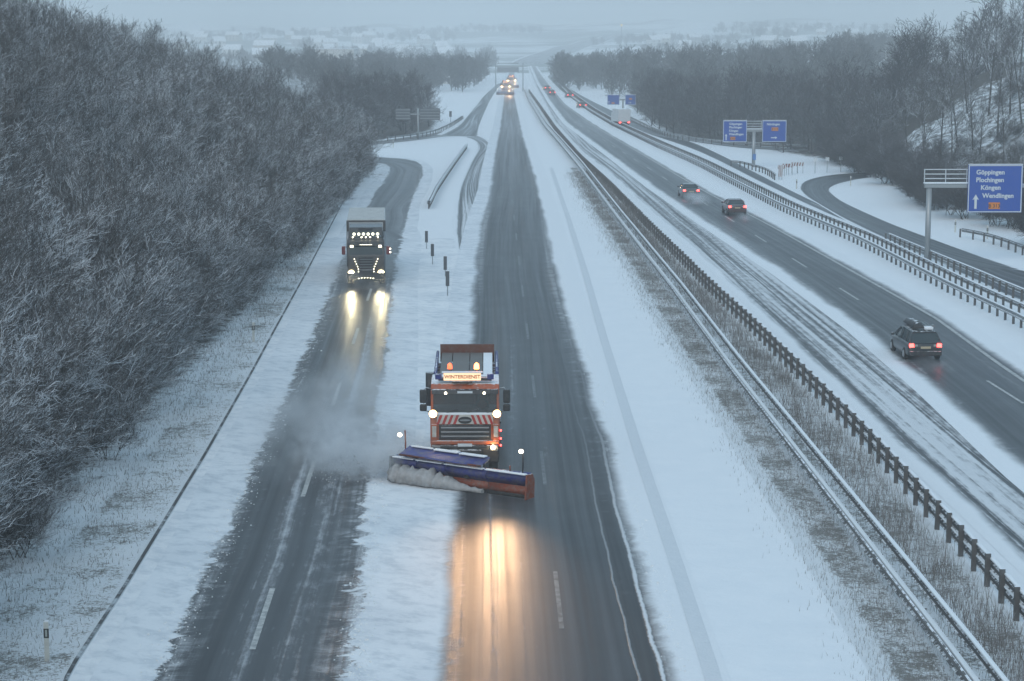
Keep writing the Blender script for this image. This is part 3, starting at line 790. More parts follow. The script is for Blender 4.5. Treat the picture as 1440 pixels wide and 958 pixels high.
# far-off woods that read as one mass
def far_wood(fx, y0, y1, n, hs, tw, label, zfun=terrain, bh=11.0, sub=(5, 4), limbs=24, spread=.44, mat=None):
    V = []; Fs = []
    base = []
    for sd in range(3):
        rn = random.Random(100 + sd); a_, b_ = grow(rn, bh, limbs=limbs, sub=sub, tw=tw, trunk_r=0.16, low=0.03, spread=spread, up=.03)
        base.append(a_ + b_)
    segs = []
    for i in range(n):
        yy = rt.uniform(y0, y1); x0, x1 = fx(yy); X = rt.uniform(x0, x1); s = rt.uniform(*hs); z = zfun(X, yy); a = rt.uniform(0, 6.28)
        c_, s_ = math.cos(a) * s, math.sin(a) * s
        for p0, p1, r0, r1 in rt.choice(base):
            segs.append((Vector((X + p0.x * c_ - p0.y * s_, yy + p0.x * s_ + p0.y * c_, z + p0.z * s)), Vector((X + p1.x * c_ - p1.y * s_, yy + p1.x * s_ + p1.y * c_, z + p1.z * s)), max(r0, tw), max(r1, tw * .7)))
    o = bpy.data.objects.new('distant_wood', seg_mesh('distant_wood', segs, mat or twig_far, 3)); col.objects.link(o)
    tag(o, label, 'wood', kind='stuff'); return o
pxX = lambda px, yy: (px - 690) / FPX * yy
far_wood(lambda yy: (pxX(838, yy) + 4, pxX(1225, yy)), 560, 760, 110, (1.0, 1.45), 0.06, 'hazy bare wood standing behind the nearer wood on the right')
far_wood(lambda yy: (pxX(772, yy) + 3, pxX(850, yy)), 640, 860, 40, (0.8, 1.15), 0.07, 'small hazy wood right of the far bend of the motorway')
far_wood(lambda yy: (pxX(520, yy), pxX(697, yy) - 3), 610, 860, 95, (0.75, 1.1), 0.07, 'hazy wood left of the far stretch of the motorway')
far_wood(lambda yy: (pxX(380, yy), pxX(560, yy)), 520, 700, 50, (0.7, 1.0), 0.06, 'hazy wood behind the end of the left wood')
far_wood(lambda yy: (pxX(1180, yy), pxX(1300, yy)), 900, 1050, 40, (1.0, 1.5), 0.10, 'pale wood far off behind the slope on the right')
far_wood(lambda yy: (RW(yy) + 11, yy * .27), 275, 470, 80, (0.95, 1.2), 0.026, 'rear rows of the bare brown wood behind the pair of blue signs')
far_wood(lambda yy: (EDGE_X(yy) - interp(yy, [60, 270], [44, 30]), EDGE_X(yy) - 26), 95, 268, 70, (0.85, 1.1), 0.014, 'rear rows of the frosted wood on the crest of the left bank', mat=twig_near)
# hedges, copses and wood edges on the far slopes: low, broad, many
for x0_, x1_, y0_, y1_, n_, lab in ((900, 1500, 1500, 1560, 90, 'faint hedge line across the valley on the right'), (1000, 1440, 2300, 2500, 120, 'faint wood edge high across the valley on the right'), (820, 1120, 2000, 2060, 60, 'faint copse above the far bend of the motorway'),
        (250, 700, 1250, 1290, 90, 'faint tree line crossing the valley on the left'), (430, 690, 1450, 1620, 80, 'faint copse in the valley left of the motorway'), (200, 640, 2300, 2500, 120, 'faint wood edge high across the valley on the left'), (560, 760, 2600, 2800, 90, 'faint wood on the far ridge above the motorway')):
    far_wood(lambda yy: (pxX(x0_, yy), pxX(x1_, yy)), y0_, y1_, n_, (0.6, 1.1), 0.16, lab, bh=9.0, sub=(4,), limbs=16, spread=.75)

# ------------------------------------------------------------------ weeds and dry stems
stemm = bark_mat('dry_stems', (0.13, 0.12, 0.11), (0.28, 0.27, 0.26), 0.8)
def blades(name, label, samp, n, h0, h1, wd, mat):
    V = []; Fs = []
    for i in range(n):
        x_, y_ = samp(); h = rt.uniform(h0, h1); a = rt.uniform(0, 6.283); w2 = wd * (1 + y_ / 90) / 2
        dx, dy = math.cos(a) * w2, math.sin(a) * w2; lx, ly = rt.gauss(0, .28) * h, rt.gauss(0, .28) * h
        z0 = terrain(x_, y_); n0 = len(V)
        V += [(x_ - dx, y_ - dy, z0), (x_ + dx, y_ + dy, z0), (x_ + dx * .6 + lx * .4, y_ + dy * .6 + ly * .4, z0 + h * .6), (x_ - dx * .6 + lx * .4, y_ - dy * .6 + ly * .4, z0 + h * .6), (x_ + lx, y_ + ly, z0 + h)]
        Fs += [(n0, n0 + 1, n0 + 2, n0 + 3), (n0 + 3, n0 + 2, n0 + 4)]
    me_ = bpy.data.meshes.new(name); me_.from_pydata(V, [], Fs); me_.materials.append(mat); me_.update()
    o = bpy.data.objects.new(name, me_); col.objects.link(o); tag(o, label, 'grass', kind='stuff'); return o
EY = list(range(22, 262, 4))
def xat(pts, Y):   # world x of a traced ground edge at distance Y
    py = 57 + FPX * CAM_H / Y; p_ = sorted(pts, key=lambda q: q[1])
    return (interp(py, [q[1] for q in p_], [q[0] for q in p_]) - 690) / FPX * Y
G0 = [xat(g0, y_) for y_ in EY]; G1 = [xat(r1, y_) for y_ in EY]; G2 = [xat(r2, y_) for y_ in EY]; GD = [xat(dit, y_) for y_ in EY]
def clump(f0, f1, gap, cl):
    cs = []
    def s():
        if not cs or rt.random() < 1 / cl:
            t = rt.random(); yy = 40 + (245 - 40) * t ** 1.5
            cs[:] = [(lerp(interp(yy, EY, f0), interp(yy, EY, f1), rt.random()), yy)]
        c = cs[0]; return c[0] + rt.gauss(0, gap), c[1] + rt.gauss(0, gap * 2)
    return s
blades('dry_grass', 'dark dry grass poking through the snow between the smooth lane and the double rail', clump([a_ + .1 for a_ in G0], G1, 0.60, 2.5), 26000, .06, .24, .008, stemm)
blades('tall_weeds', 'tall dry weeds and stems standing in the snow of the median strip', clump([a_ + .9 for a_ in G1], [a_ - .2 for a_ in G2], 0.26, 6), 19000, .12, .80, .009, stemm)
def vs():
    t = rt.random(); yy = 38 + 215 * t ** 1.4; d = interp(yy, EY, GD); return lerp(d - .3, EDGE_X(yy) - 1.0, rt.random() ** .7), yy
blades('verge_grass', 'sparse grass tips poking through the snow on the verge below the left wood', vs, 26000, .05, .22, .012, stemm)
#@@PART4
# ------------------------------------------------------------------ signs and roadside furniture
blue = plain('sign_blue', (0.015, 0.075, 0.36), 0.5, var=.06, dirt=0.08)
white = plain('sign_white', (0.62, 0.66, 0.68), 0.5, var=.08)
sgrey = plain('sign_back', (0.10, 0.11, 0.12), 0.5, 0.3)
orange_p = plain('sign_orange', (0.62, 0.20, 0.03), 0.5, var=.1)
blackm = plain('black_lettering', (0.03, 0.03, 0.03), 0.5)
polem = plain('pole_steel', (0.34, 0.36, 0.37), 0.45, 0.5, snow=0.25, var=.1)
def text_mesh(body, size, mat, bold=0.0):
    c = bpy.data.curves.new('lettering', 'FONT'); c.body = body; c.size = size; c.offset = bold; c.extrude = 0.006; c.resolution_u = 3
    o = bpy.data.objects.new('tmp', c); col.objects.link(o)
    dg = bpy.context.evaluated_depsgraph_get(); me_ = bpy.data.meshes.new_from_object(o.evaluated_get(dg)); me_.name = 'lettering'
    bpy.data.objects.remove(o); bpy.data.curves.remove(c)
    me_.materials.clear(); me_.materials.append(mat); return me_
def put_text(body, size, mat, loc, parent, bold=0.012, name='lettering', center=False):
    me_ = text_mesh(body, size, mat, bold)
    o = bpy.data.objects.new(name, me_); col.objects.link(o); o.parent = parent
    o.rotation_euler = (math.pi / 2, 0, 0)
    if center:
        xs_ = [v.co.x for v in me_.vertices]; loc = (loc[0] - (min(xs_) + max(xs_)) / 2, loc[1], loc[2])
    o.location = loc; return o
def panel(parent, x0, x1, z0, z1, y, lines, arrow, patch, name='sign_panel', number=True):
    MB().prism([(x0, z0), (x1, z0), (x1, z1), (x0, z1)], y, y + 0.08).build(name, blue, parent, bevel=.02)
    t = .06; mb = MB(); y_ = y - 0.012
    mb.box(((x0 + x1) / 2, y_, z0 + t), (x1 - x0 - t, .012, t)); mb.box(((x0 + x1) / 2, y_, z1 - t), (x1 - x0 - t, .012, t))
    mb.box((x0 + t, y_ + .002, (z0 + z1) / 2), (t, .012, z1 - z0 - 3 * t)); mb.box((x1 - t, y_ + .002, (z0 + z1) / 2), (t, .012, z1 - z0 - 3 * t))
    mb.build('sign_border', white, parent)
    MB().box(((x0 + x1) / 2, y + .04, z1 + .03), (x1 - x0, .16, .05)).build('snow_cap', snowm, parent, bevel=.015)
    H = z1 - z0; W = x1 - x0
    for s, fx, fz, sz in lines: put_text(s, sz * H, white, (x0 + fx * W, y - .012, z0 + fz * H), parent)
    ax, az, kind = arrow; ax = x0 + ax * W; az = z0 + az * H; L = .30 * H; hw = .06 * W
    if kind == 'up': pl = [(ax - .022 * W, az), (ax + .022 * W, az), (ax + .022 * W, az + L * .68), (ax + hw, az + L * .62), (ax, az + L), (ax - hw, az + L * .62), (ax - .022 * W, az + L * .68)]
    else: pl = [(ax, az - .02 * W), (ax + L * .68, az - .02 * W), (ax + L * .62, az - hw), (ax + L, az), (ax + L * .62, az + hw), (ax + L * .68, az + .02 * W), (ax, az + .02 * W)]
    MB().prism(pl, y - .02, y - .001).build('arrow', white, parent)
    px_, pz_, pw, ph = patch; px_ = x0 + px_ * W; pz_ = z0 + pz_ * H
    MB().box((px_ + pw * W / 2, y - .012, pz_ + ph * H / 2), (pw * W, .02, ph * H)).build('road_number', orange_p, parent, bevel=.01)
    if number: put_text('B 313', ph * H * .75, blackm, (px_ + pw * W / 2, y - .027, pz_ + ph * H * .22), parent, bold=.004, center=True)
def cantilever(parent, x0, x1, z, pole_x, pole_h, rail=True, pr=.2):
    MB().tube([(pole_x, .35, -.3), (pole_x, .35, pole_h)], pr, 14).build('pole', polem, parent)
    mb = MB(); mb.box(((x0 + x1) / 2, .35, z), (x1 - x0, .34, .30)); mb.build('crossbeam', polem, parent, bevel=.03)
    MB().box(((x0 + x1) / 2, .32, z + .20), (x1 - x0 + .1, .5, .09)).build('snow_cap', snowm, parent, bevel=.03)
    mb = MB()
    for zz in (z + .50, z + .82, z + 1.15): mb.box(((x0 + x1) / 2, .62, zz), (x1 - x0, .05, .06))
    n = max(2, int((x1 - x0) / 1.2) + 1)
    for i in range(n): mb.box((x0 + .05 + (x1 - x0 - .1) * i / (n - 1), .62, z + .6), (.05, .05, 1.1))
    mb.build('railing', white, parent)
# large sign on the right
p = at(1305, 369); S = empty('direction_sign', (p.x, p.y, 0))
tag(S, 'largest blue direction sign on a tall grey pole beside the right slip road', 'road sign', 'blue direction signs')
sc_ = p.y / FPX
zt, zb = zof(230, p.y), zof(297.5, p.y); xl, xr = (1358 - 1305) * sc_, (1435 - 1305) * sc_
cantilever(S, -.35, xl + .1, zof(260, p.y), 0, zof(264, p.y))
ex = MB(); ex.box(((xr + xr + 1.5) / 2, .35, zof(260, p.y)), (1.5, .3, .26)); ex.build('crossbeam_end', polem, S, bevel=.03)
L4 = [('Göppingen', .145, .80, .135), ('Plochingen', .145, .64, .135), ('Köngen', .235, .48, .135), ('Wendlingen', .27, .31, .135)]
panel(S, xl, xr, zb, zt, -.02, L4, (.15, .08, 'up'), (.39, .075, .21, .14))
# pair of signs
p = at(1060, 235.5); S = empty('direction_sign', (p.x, p.y, 0)); sc_ = p.y / FPX
tag(S, 'pair of blue direction signs on one T-shaped pole in front of the right wood', 'road sign', 'blue direction signs')
zt, zb = zof(168, p.y), zof(198, p.y)
cantilever(S, (1049 - 1060) * sc_, (1071 - 1060) * sc_, zof(182, p.y), 0, zof(184, p.y), pr=.22)
panel(S, (1016 - 1060) * sc_, (1049.5 - 1060) * sc_, zb, zt, -.02, [('Göppingen', .25, .80, .14), ('Plochingen', .25, .64, .14), ('Köngen', .25, .48, .14), ('Wendlingen', .25, .32, .14)], (.13, .08, 'up'), (.30, .10, .22, .14))
panel(S, (1071 - 1060) * sc_, (1105 - 1060) * sc_, zb, zt, -.02, [('Nürtingen', .18, .78, .15)], (.36, .2, 'right'), (.38, .52, .28, .16))
MB().box((.05, .10, zof(219, p.y)), (.42, .06, .75)).build('small_plate', plain('small_blue', (.10, .22, .50), .5), S)
# small far pair
p = at(876, 163); S = empty('direction_sign', (p.x, p.y, 0)); sc_ = p.y / FPX
tag(S, 'smallest and most distant pair of blue signs in front of the hazy wood', 'road sign', 'blue direction signs')
zt, zb = zof(132, p.y), zof(146, p.y)
cantilever(S, -.8, .8, zof(139, p.y), 0, zof(139, p.y), pr=.2)
panel(S, (854 - 876) * sc_, (871 - 876) * sc_, zb, zt, -.02, [], (.13, .1, 'up'), (.35, .1, .25, .14), number=False)
panel(S, (879 - 876) * sc_, (894 - 876) * sc_, zb, zt, -.02, [], (.3, .2, 'right'), (.36, .5, .28, .16), number=False)
# backs of the signs left of the junction
p = at(588, 196); S = empty('sign_gantry', (p.x, p.y, 0)); sc_ = p.y / FPX
tag(S, 'two dark sign backs on a steel frame in front of the left junction wood', 'road sign')
zt, zb = zof(151, p.y), zof(167, p.y)
for a_, b_ in ((557, 577), (591, 619)):
    MB().box((((a_ + b_) / 2 - 588) * sc_, 0, (zt + zb) / 2), ((b_ - a_) * sc_, .12, zt - zb)).build('sign_panel', sgrey, S)
    mb = MB()
    for q in range(4): mb.box((((a_ + b_) / 2 - 588) * sc_, -.10, zb + (zt - zb) * (q + .5) / 4), ((b_ - a_) * sc_, .05, .07))
    mb.build('stiffener', polem, S)
MB().tube([(0, .3, -.2), (0, .3, zt)], .16, 10).build('pole', polem, S)
MB().box(((588 - 588) * sc_, .2, (zt + zb) / 2), (62 * sc_, .12, .16)).build('crossbeam', polem, S)
# far gantry over the main road
Yg = 640.0; S = empty('sign_gantry', ((714 - 690) / FPX * Yg, Yg, 0)); sc_ = Yg / FPX
tag(S, 'dark gantry with a wide panel spanning the far main road behind the headlights', 'road sign')
MB().box((0, 0, (zof(94, Yg) + zof(101, Yg)) / 2), (30 * sc_, .3, 1.6)).build('sign_panel', plain('gantry_grey', (.22, .24, .26), .6), S)
MB().box((0, 0, zof(88.5, Yg)), (30 * sc_, .3, .3)).build('crossbeam', polem, S)
for a_ in (-17, 21): MB().tube([(a_ * sc_, .2, -.2), (a_ * sc_, .2, zof(88, Yg))], .16, 8).build('post', polem, S)
MB().box((2 * sc_, .2, zof(93, Yg)), (40 * sc_, .3, .3)).build('crossbeam', polem, S)

# reflector posts
rw = plain('post_white', (0.55, 0.56, 0.52), 0.5, snow=.2, dirt=.2); rb = plain('post_black', (.02, .02, .02), .5); ref = plain('reflector', (.35, .38, .36), .2)
def refpost(px, py, label, h=1.05):
    p = at(px, py); r_ = empty('delineator_post', (p.x, p.y, 0)); tag(r_, label, 'road post', 'white delineator posts')
    MB().prism([(-.065, -.05), (.065, -.05), (.02, .06), (-.02, .06)], -.1, h, 'Z').build('body', rw, r_)
    MB().prism([(-.068, -.053), (.068, -.053), (.023, .063), (-.023, .063)], h - .42, h - .17, 'Z').build('black_band', rb, r_)
    MB().box((0, -.058, h - .29), (.05, .01, .18)).build('reflector', ref, r_)
    MB().box((0, 0, h + .015), (.11, .10, .04)).build('snow_cap', snowm, r_, bevel=.015)
refpost(67, 930, 'nearest white post with a black band on the snowy verge, bottom left')
refpost(356.8, 481, 'white post on the verge left of the gutter, second from the front')
refpost(432.5, 353, 'white post on the verge left of the lorry lane, third from the front')
refpost(474.5, 291, 'thin post on the verge just behind the lorry, left side')
refpost(517, 247, 'farthest thin post near the bend of the exit road')
refpost(1120, 252 + 14, 'thin post on the snow at the left of the ramp bend')
refpost(1196, 262, 'thin post on the snow inside the ramp bend')
refpost(1343, 327, 'thin post on the snow bank beside the curved rail')
refpost(1388, 336, 'thin post above the curved rail at the right edge')
refpost(553, 208, 'tiny post on the white field beyond the exit road')
# guide panels on the island
pd = plain('panel_dark', (.075, .085, .095), .5, snow=.1)
for (px, y0, y1, yb, wpx), lab in zip(((599.8, 322.7, 339, 350, 4.2), (608.2, 341, 358.5, 372, 4.6), (626.2, 358.5, 378, 389, 4.8), (629.4, 379.7, 401, 416, 5.2)),
        ('farthest of the four narrow grey guide panels on the snow island', 'second farthest grey guide panel on the snow island', 'second nearest grey guide panel on the snow island', 'nearest of the four narrow grey guide panels on the snow island')):
    p = at(px, yb); r_ = empty('guide_panel', (p.x, p.y, 0)); tag(r_, lab, 'guide panel', 'guide panels on the snow island'); sc_ = p.y / FPX
    zt, zb = zof(y0, p.y), zof(y1, p.y)
    MB().prism([(-wpx * sc_ / 2, zb), (wpx * sc_ / 2, zb), (wpx * sc_ / 2, zt), (-wpx * sc_ / 2, zt)], -.03, .03).build('panel', pd, r_, bevel=.025)
    MB().tube([(0, .05, -.2), (0, .05, zt - .1)], .03, 8).build('post', polem, r_)
    MB().box((0, 0, zt + .02), (wpx * sc_, .09, .05)).build('snow_cap', snowm, r_, bevel=.02)
# signal / small signs
p = at(633.5, 172); r_ = empty('small_sign', (p.x, p.y, 0)); tag(r_, 'small dark sign on the snow beside the wood at the junction', 'road sign')
MB().tube([(0, 0, -.2), (0, 0, 2.0)], .05, 8).build('post', polem, r_); MB().box((0, -.06, 1.6), (.5, .06, 1.1)).build('plate', sgrey, r_)
redm = plain('barrier_red', (.16, .03, .03), .5, snow=.1)
def chevron(px, py, label, wd=1.0, hh=.45, z=1.1):
    p = at(px, py); r_ = empty('barrier_board', (p.x, p.y, 0)); tag(r_, label, 'barrier board', 'red and white boards by the ramp')
    MB().box((0, 0, z), (wd, .05, hh)).build('board', white, r_)
    for q in range(3): MB().prism([(-wd / 2 + wd * (q + .1) / 3, z - hh / 2 + .01), (-wd / 2 + wd * (q + .45) / 3, z - hh / 2 + .01), (-wd / 2 + wd * (q + .75) / 3, z + hh / 2 - .01), (-wd / 2 + wd * (q + .4) / 3, z + hh / 2 - .01)], -.04, -.028).build('stripe', redm, r_)
    for sx in (-.35, .35): MB().tube([(sx * wd, .05, -.1), (sx * wd, .05, z)], .03, 6).build('post', polem, r_)
for i, (px, py, nm) in enumerate(((1099, 248, 'leftmost'), (1105, 246, 'second from left'), (1110, 246, 'middle'), (1117.5, 244, 'second from right'), (1125, 244, 'rightmost'))):
    chevron(px, py, nm + ' of the low red and white boards beside the ramp')
chevron(1097.5, 253, 'taller red and white board standing in front of the low boards by the ramp', .5, 1.3, 1.0)
for px, yb, nm in ((1146, 240, 'leftmost'), (1163, 239, 'second from left'), (1182, 238, 'third from left'), (1201, 238, 'rightmost')):
    p = at(px, yb + 4); r_ = empty('small_sign', (p.x, p.y, 0)); tag(r_, nm + ' small pale sign on the snow behind the ramp', 'road sign', 'small signs behind the ramp')
    MB().tube([(0, 0, -.1), (0, 0, 1.8)], .04, 8).build('post', polem, r_); MB().box((0, -.05, 1.65), (.45, .04, .42)).build('plate', white, r_)
# mast on the horizon, lit lamp
p = Vector((pxX(1241.5, 700), 700, 0)); r_ = empty('radio_mast', (p.x, p.y, 0)); tag(r_, 'single slender pale mast above the trees on the right horizon', 'mast')
MB().tube([(0, 0, 0), (0, 0, zof(58, 700))], [.45, .22], 10).build('shaft', polem, r_); MB().tube([(0, 0, zof(66, 700)), (0, 0, zof(62, 700))], .6, 10).build('antenna_ring', polem, r_)
lampm = emit('lamp_orange', (1.0, 0.62, 0.15), 2.5)
Yl = 1500; p = Vector((pxX(872, Yl), Yl, 0)); zl = zof(36, Yl); r_ = empty('street_lamp', (p.x, p.y, terrain(p.x, p.y))); tag(r_, 'single orange lamp glowing in the haze on the far hillside', 'street lamp')
MB().tube([(0, 0, -1), (0, 0, zl - terrain(p.x, p.y))], .2, 8).build('pole', polem, r_); MB().ball((0, -.3, zl - terrain(p.x, p.y)), .6, 6).build('lamp_head', lampm, r_)

# ------------------------------------------------------------------ buildings in the valley
hw_ = [plain('house_wall_' + n_, c_, .8) for n_, c_ in (('cream', (.45, .42, .36)), ('grey', (.3, .3, .3)), ('white', (.55, .55, .53)))]
roofm = plain('snowed_roof', (.12, .09, .08), .8, snow=.55); winm = plain('window_dark', (.04, .05, .06), .2)
def house(px, Y, w_, d_, h_, mat, label, cat='house', grp='houses across the valley', flat=False, name='house'):
    X = pxX(px, Y); r_ = empty(name, (X, Y, terrain(X, Y)), rt.uniform(-.5, .5) if not flat else 0); tag(r_, label, cat, grp)
    MB().box((0, 0, h_ / 2 - .5), (w_, d_, h_ + 1)).build('wall', mat, r_)
    if flat: MB().box((0, 0, h_ + .15), (w_ + .6, d_ + .6, .3)).build('roof', snowm, r_)
    else: MB().prism([(-d_ / 2 - .5, h_), (d_ / 2 + .5, h_), (0, h_ + d_ * .42)], -w_ / 2 - .4, w_ / 2 + .4, 'X').build('roof', roofm, r_)
    n = max(2, int(w_ / 3.5))
    for q in range(n):
        for zz in (1.6, 4.2):
            if zz < h_ - .6: MB().box((-w_ / 2 + w_ * (q + .5) / n, -d_ / 2 - .03, zz), (1.1, .06, 1.2)).build('window', winm, r_)
house(607, 760, 17, 20, 6, hw_[2], 'low hall with a long snow-covered flat roof between the woods on the left', 'hall', None, True, 'hall')
house(545, 800, 24, 16, 8, hw_[1], 'grey hall half hidden behind the trees of the left valley', 'hall', None, True, 'hall')
house(470, 900, 20, 18, 7, hw_[2], 'pale hall far left above the end of the left wood', 'hall', None, True, 'hall')
for i in range(46):
    Y = rt.uniform(1350, 2300); px = rt.uniform(260, 640) if i % 4 else rt.uniform(880, 1300)
    house(px, Y, rt.uniform(9, 16), rt.uniform(8, 11), rt.uniform(5, 7), hw_[i % 3], 'tiny gabled house barely visible in the haze across the valley')
#@@PART5
# ------------------------------------------------------------------ vehicles
orange = plain('truck_orange', (0.42, 0.085, 0.02), 0.4, var=.25, coat=.3, snow=.22, dirt=.5, snow_scale=9)
orange_d = plain('blade_orange', (0.22, 0.042, 0.012), 0.55, var=.35, dirt=.6, snow=.05, scale=4)
bluep = plain('blade_blue', (0.024, 0.032, 0.19), 0.45, var=.4, dirt=.6, snow=.10, scale=3, snow_scale=7)
blackp = plain('black_plastic', (.025, .025, .027), .5, dirt=.25, snow=.06)
rubber = plain('rubber', (.02, .02, .02), .85, dirt=.3)
chrome = plain('grille_metal', (.30, .31, .32), .35, .6, dirt=.3)
glass_d = NT('cab_glass'); glass_d = glass_d.bsdf((.16, .19, .20, 1), .05, trans=.9, spec=.35)
car_glass = plain('car_glass', (.035, .05, .055), .12, snow=.0, var=.05)
hl = emit('headlight_warm', (1.0, 0.74, 0.42), 55); hlw = emit('headlight_white', (1.0, 0.93, 0.72), 45)
amber = emit('beacon_amber', (1.0, 0.22, 0.05), 14); amberd = emit('beacon_dim', (1.0, 0.16, 0.06), 2.0)
smallw = emit('marker_white', (1.0, 0.90, 0.66), 7); tail = emit('tail_red', (1.0, 0.07, 0.06), 7)
board = emit('lit_board', (1.0, 0.66, 0.40), 0.95)
redwhite_w = plain('chevron_white', (.55, .53, .48), .5, dirt=.35); redwhite_r = plain('chevron_red', (.42, .03, .025), .5, dirt=.25)

def wheel(parent, x, y, r, wd):
    t = MB().tube([(x - wd / 2, y, r), (x - wd / 2 + .03, y, r), (x + wd / 2 - .03, y, r), (x + wd / 2, y, r)], [r * .9, r, r, r * .9], 22).build('wheel', rubber, parent)
    sx = 1 if x > 0 else -1
    MB().tube([(x + sx * (wd / 2 + .0), y, r), (x + sx * (wd / 2 + .02), y, r)], r * .55, 16).build('rim', chrome, t)
    return t
def spot(parent, loc, energy, color, tilt, size=R(50), blend=.8, rad=.12, yaw=0):
    l = bpy.data.lights.new('headlight_beam', 'SPOT'); l.energy = energy; l.color = color; l.spot_size = size; l.spot_blend = blend; l.shadow_soft_size = rad
    o = bpy.data.objects.new('headlight_beam', l); col.objects.link(o); o.parent = parent; o.location = loc
    o.rotation_euler = (math.pi / 2 - tilt, 0, math.pi + yaw)
    return o

def snow_plough(loc, label, lights=True, rz=0.0):
    T = empty('snow_plough_truck', loc, rz); tag(T, label, 'snow plough', 'snow ploughs on the main road')
    W = 1.25
    # chassis and cab (front faces -Y)
    MB().box((0, 4.2, .78), (.95, 8.0, .35)).build('chassis', blackp, T)
    cab = MB()
    # cab side profile (y, z): leans back slightly, curved at the roof
    prof = [(0.0, 1.02), (-.05, 1.45), (-.03, 2.02), (.04, 2.34), (.20, 3.22), (.38, 3.40), (1.2, 3.48), (2.15, 3.46), (2.25, 3.3), (2.25, 1.02)]
    # body: side walls with door, built as shell with window gap in front
    low = [(0.0, 1.02), (-.05, 1.45), (-.03, 2.02), (.04, 2.34), (2.25, 2.34), (2.25, 1.02)]
    cab.prism(low, -W, W, 'X')
    cab.prism([(.21, 3.20), (.38, 3.40), (1.2, 3.48), (2.15, 3.46), (2.25, 3.3), (2.25, 3.20)], -W, W, 'X')
    cab.prism([(2.0, 2.34), (2.25, 2.34), (2.25, 3.20), (2.0, 3.20)], -W, W, 'X')
    for s in (-1, 1):
        cab.prism([(.045, 2.34), (.15, 2.34), (.31, 3.20), (.21, 3.20)], s * W - (.10 if s > 0 else 0), s * W + (.10 if s < 0 else 0), 'X')
        cab.prism([(1.2, 2.34), (1.32, 2.34), (1.32, 3.20), (1.2, 3.20)], s * W - (.07 if s > 0 else 0), s * W + (.07 if s < 0 else 0), 'X')
    c_ = cab.build('cab', orange, T, bevel=.035)
    MB().prism([(.06, 2.345), (.10, 2.345), (.26, 3.195), (.22, 3.195)], -W + .10, W - .10, 'X').build('windscreen', glass_d, c_)
    for s in (-1, 1):
        MB().box((s * (W - .02), .75, 2.77), (.02, .86, .84)).build('side_window', glass_d, c_)
        MB().box((s * (W + .012), .72, 1.75), (.02, 1.05, 1.1)).build('door', orange, c_, bevel=.01)
    # dark sun visor with two lamps, wipers
    MB().prism([(.02, 3.08), (.10, 3.22), (.20, 3.24), (.17, 3.10)], -W + .04, W - .04, 'X').build('sun_visor', blackp, c_, bevel=.01)
    MB().box((0, .06, 3.13), (.55, .05, .10)).build('visor_plate', white, c_)
    for s in (-1, 1): MB().disc((s * .70 + .0, -.01, 3.12), .045, (0, -1, 0), .05).build('visor_lamp', smallw, c_)
    for s in (-.75, .0, .7): MB().tube([(s, .02, 2.36), (s + .5, .06, 2.52)], .018, 6).build('wiper', blackp, c_)
    MB().box((0, .01, 2.36), (2.3, .14, .07)).build('cowl', snowm, c_, bevel=.02)
    # roof light board, air horn, beacons
    rb_ = MB().box((0, .55, 3.56), (1.95, .35, .10)).build('roof_carrier', blackp, T, bevel=.01)
    MB().box((-.10, .36, 3.67), (1.36, .10, .28)).build('lit_board', board, T, bevel=.01)
    put_text('WINTERDIENST', .185, plain('board_letters', (.30, .10, .03), .5), (-.10, .298, 3.61), T, bold=.004, center=True)
    MB().box((-.10, .38, 3.83), (1.5, .22, .04)).build('snow_cap', snowm, T, bevel=.015)
    for s in (-1, 1): MB().box((s * .95 - .02, .42, 3.66), (.24, .16, .20)).build('marker_box', bluep, T, bevel=.02)
    MB().box((-.10, .28, 3.47), (.75, .14, .07)).build('horn', blackp, T, bevel=.02)
    for x_, m_ in ((-.56, amberd), (.42, amber)):
        MB().tube([(x_, .7, 3.60), (x_, .7, 3.92)], .025, 8).build('beacon_stem', blackp, T)
        MB().tube([(x_, .7, 3.90), (x_, .7, 4.06), (x_, .7, 4.12)], [.095, .085, .03], 12).build('beacon', m_, T)
    # chevron band, badge, grille, bumper
    band = MB().box((0, -.075, 2.16), (2.05, .05, .34)).build('chevron_band', redwhite_w, T, bevel=.01)
    for s in (-1, 1):
        for q in range(4):
            x0 = s * (.34 + q * .20); dx = s * .13
            MB().prism([(x0, 1.995), (x0 + s * .10, 1.995), (x0 + s * .10 - dx + 2 * 0, 2.325), (x0 - dx, 2.325)], -.108, -.101).build('stripe', redwhite_r, band)
    MB().prism([(math.cos(a * .3927) * .25, 2.14 + math.sin(a * .3927) * .13) for a in range(16)], -.125, -.10).build('badge', blackp, T)
    MB().prism([(math.cos(a * .3927) * .20, 2.14 + math.sin(a * .3927) * .035) for a in range(16)], -.135, -.125).build('badge_bar', chrome, T)
    MB().box((0, -.06, 1.68), (1.9, .06, .56)).build('grille', blackp, T, bevel=.02)
    for z_ in (1.86, 1.70, 1.54): MB().box((0, -.11, z_), (1.75, .05, .055)).build('grille_bar', chrome, T, bevel=.01)
    MB().box((0, -.04, .90), (2.46, .30, .62)).build('bumper', blackp, T, bevel=.04)
    MB().box((0, -.03, 1.31), (2.48, .20, .14)).build('bumper_trim', orange, T, bevel=.03)
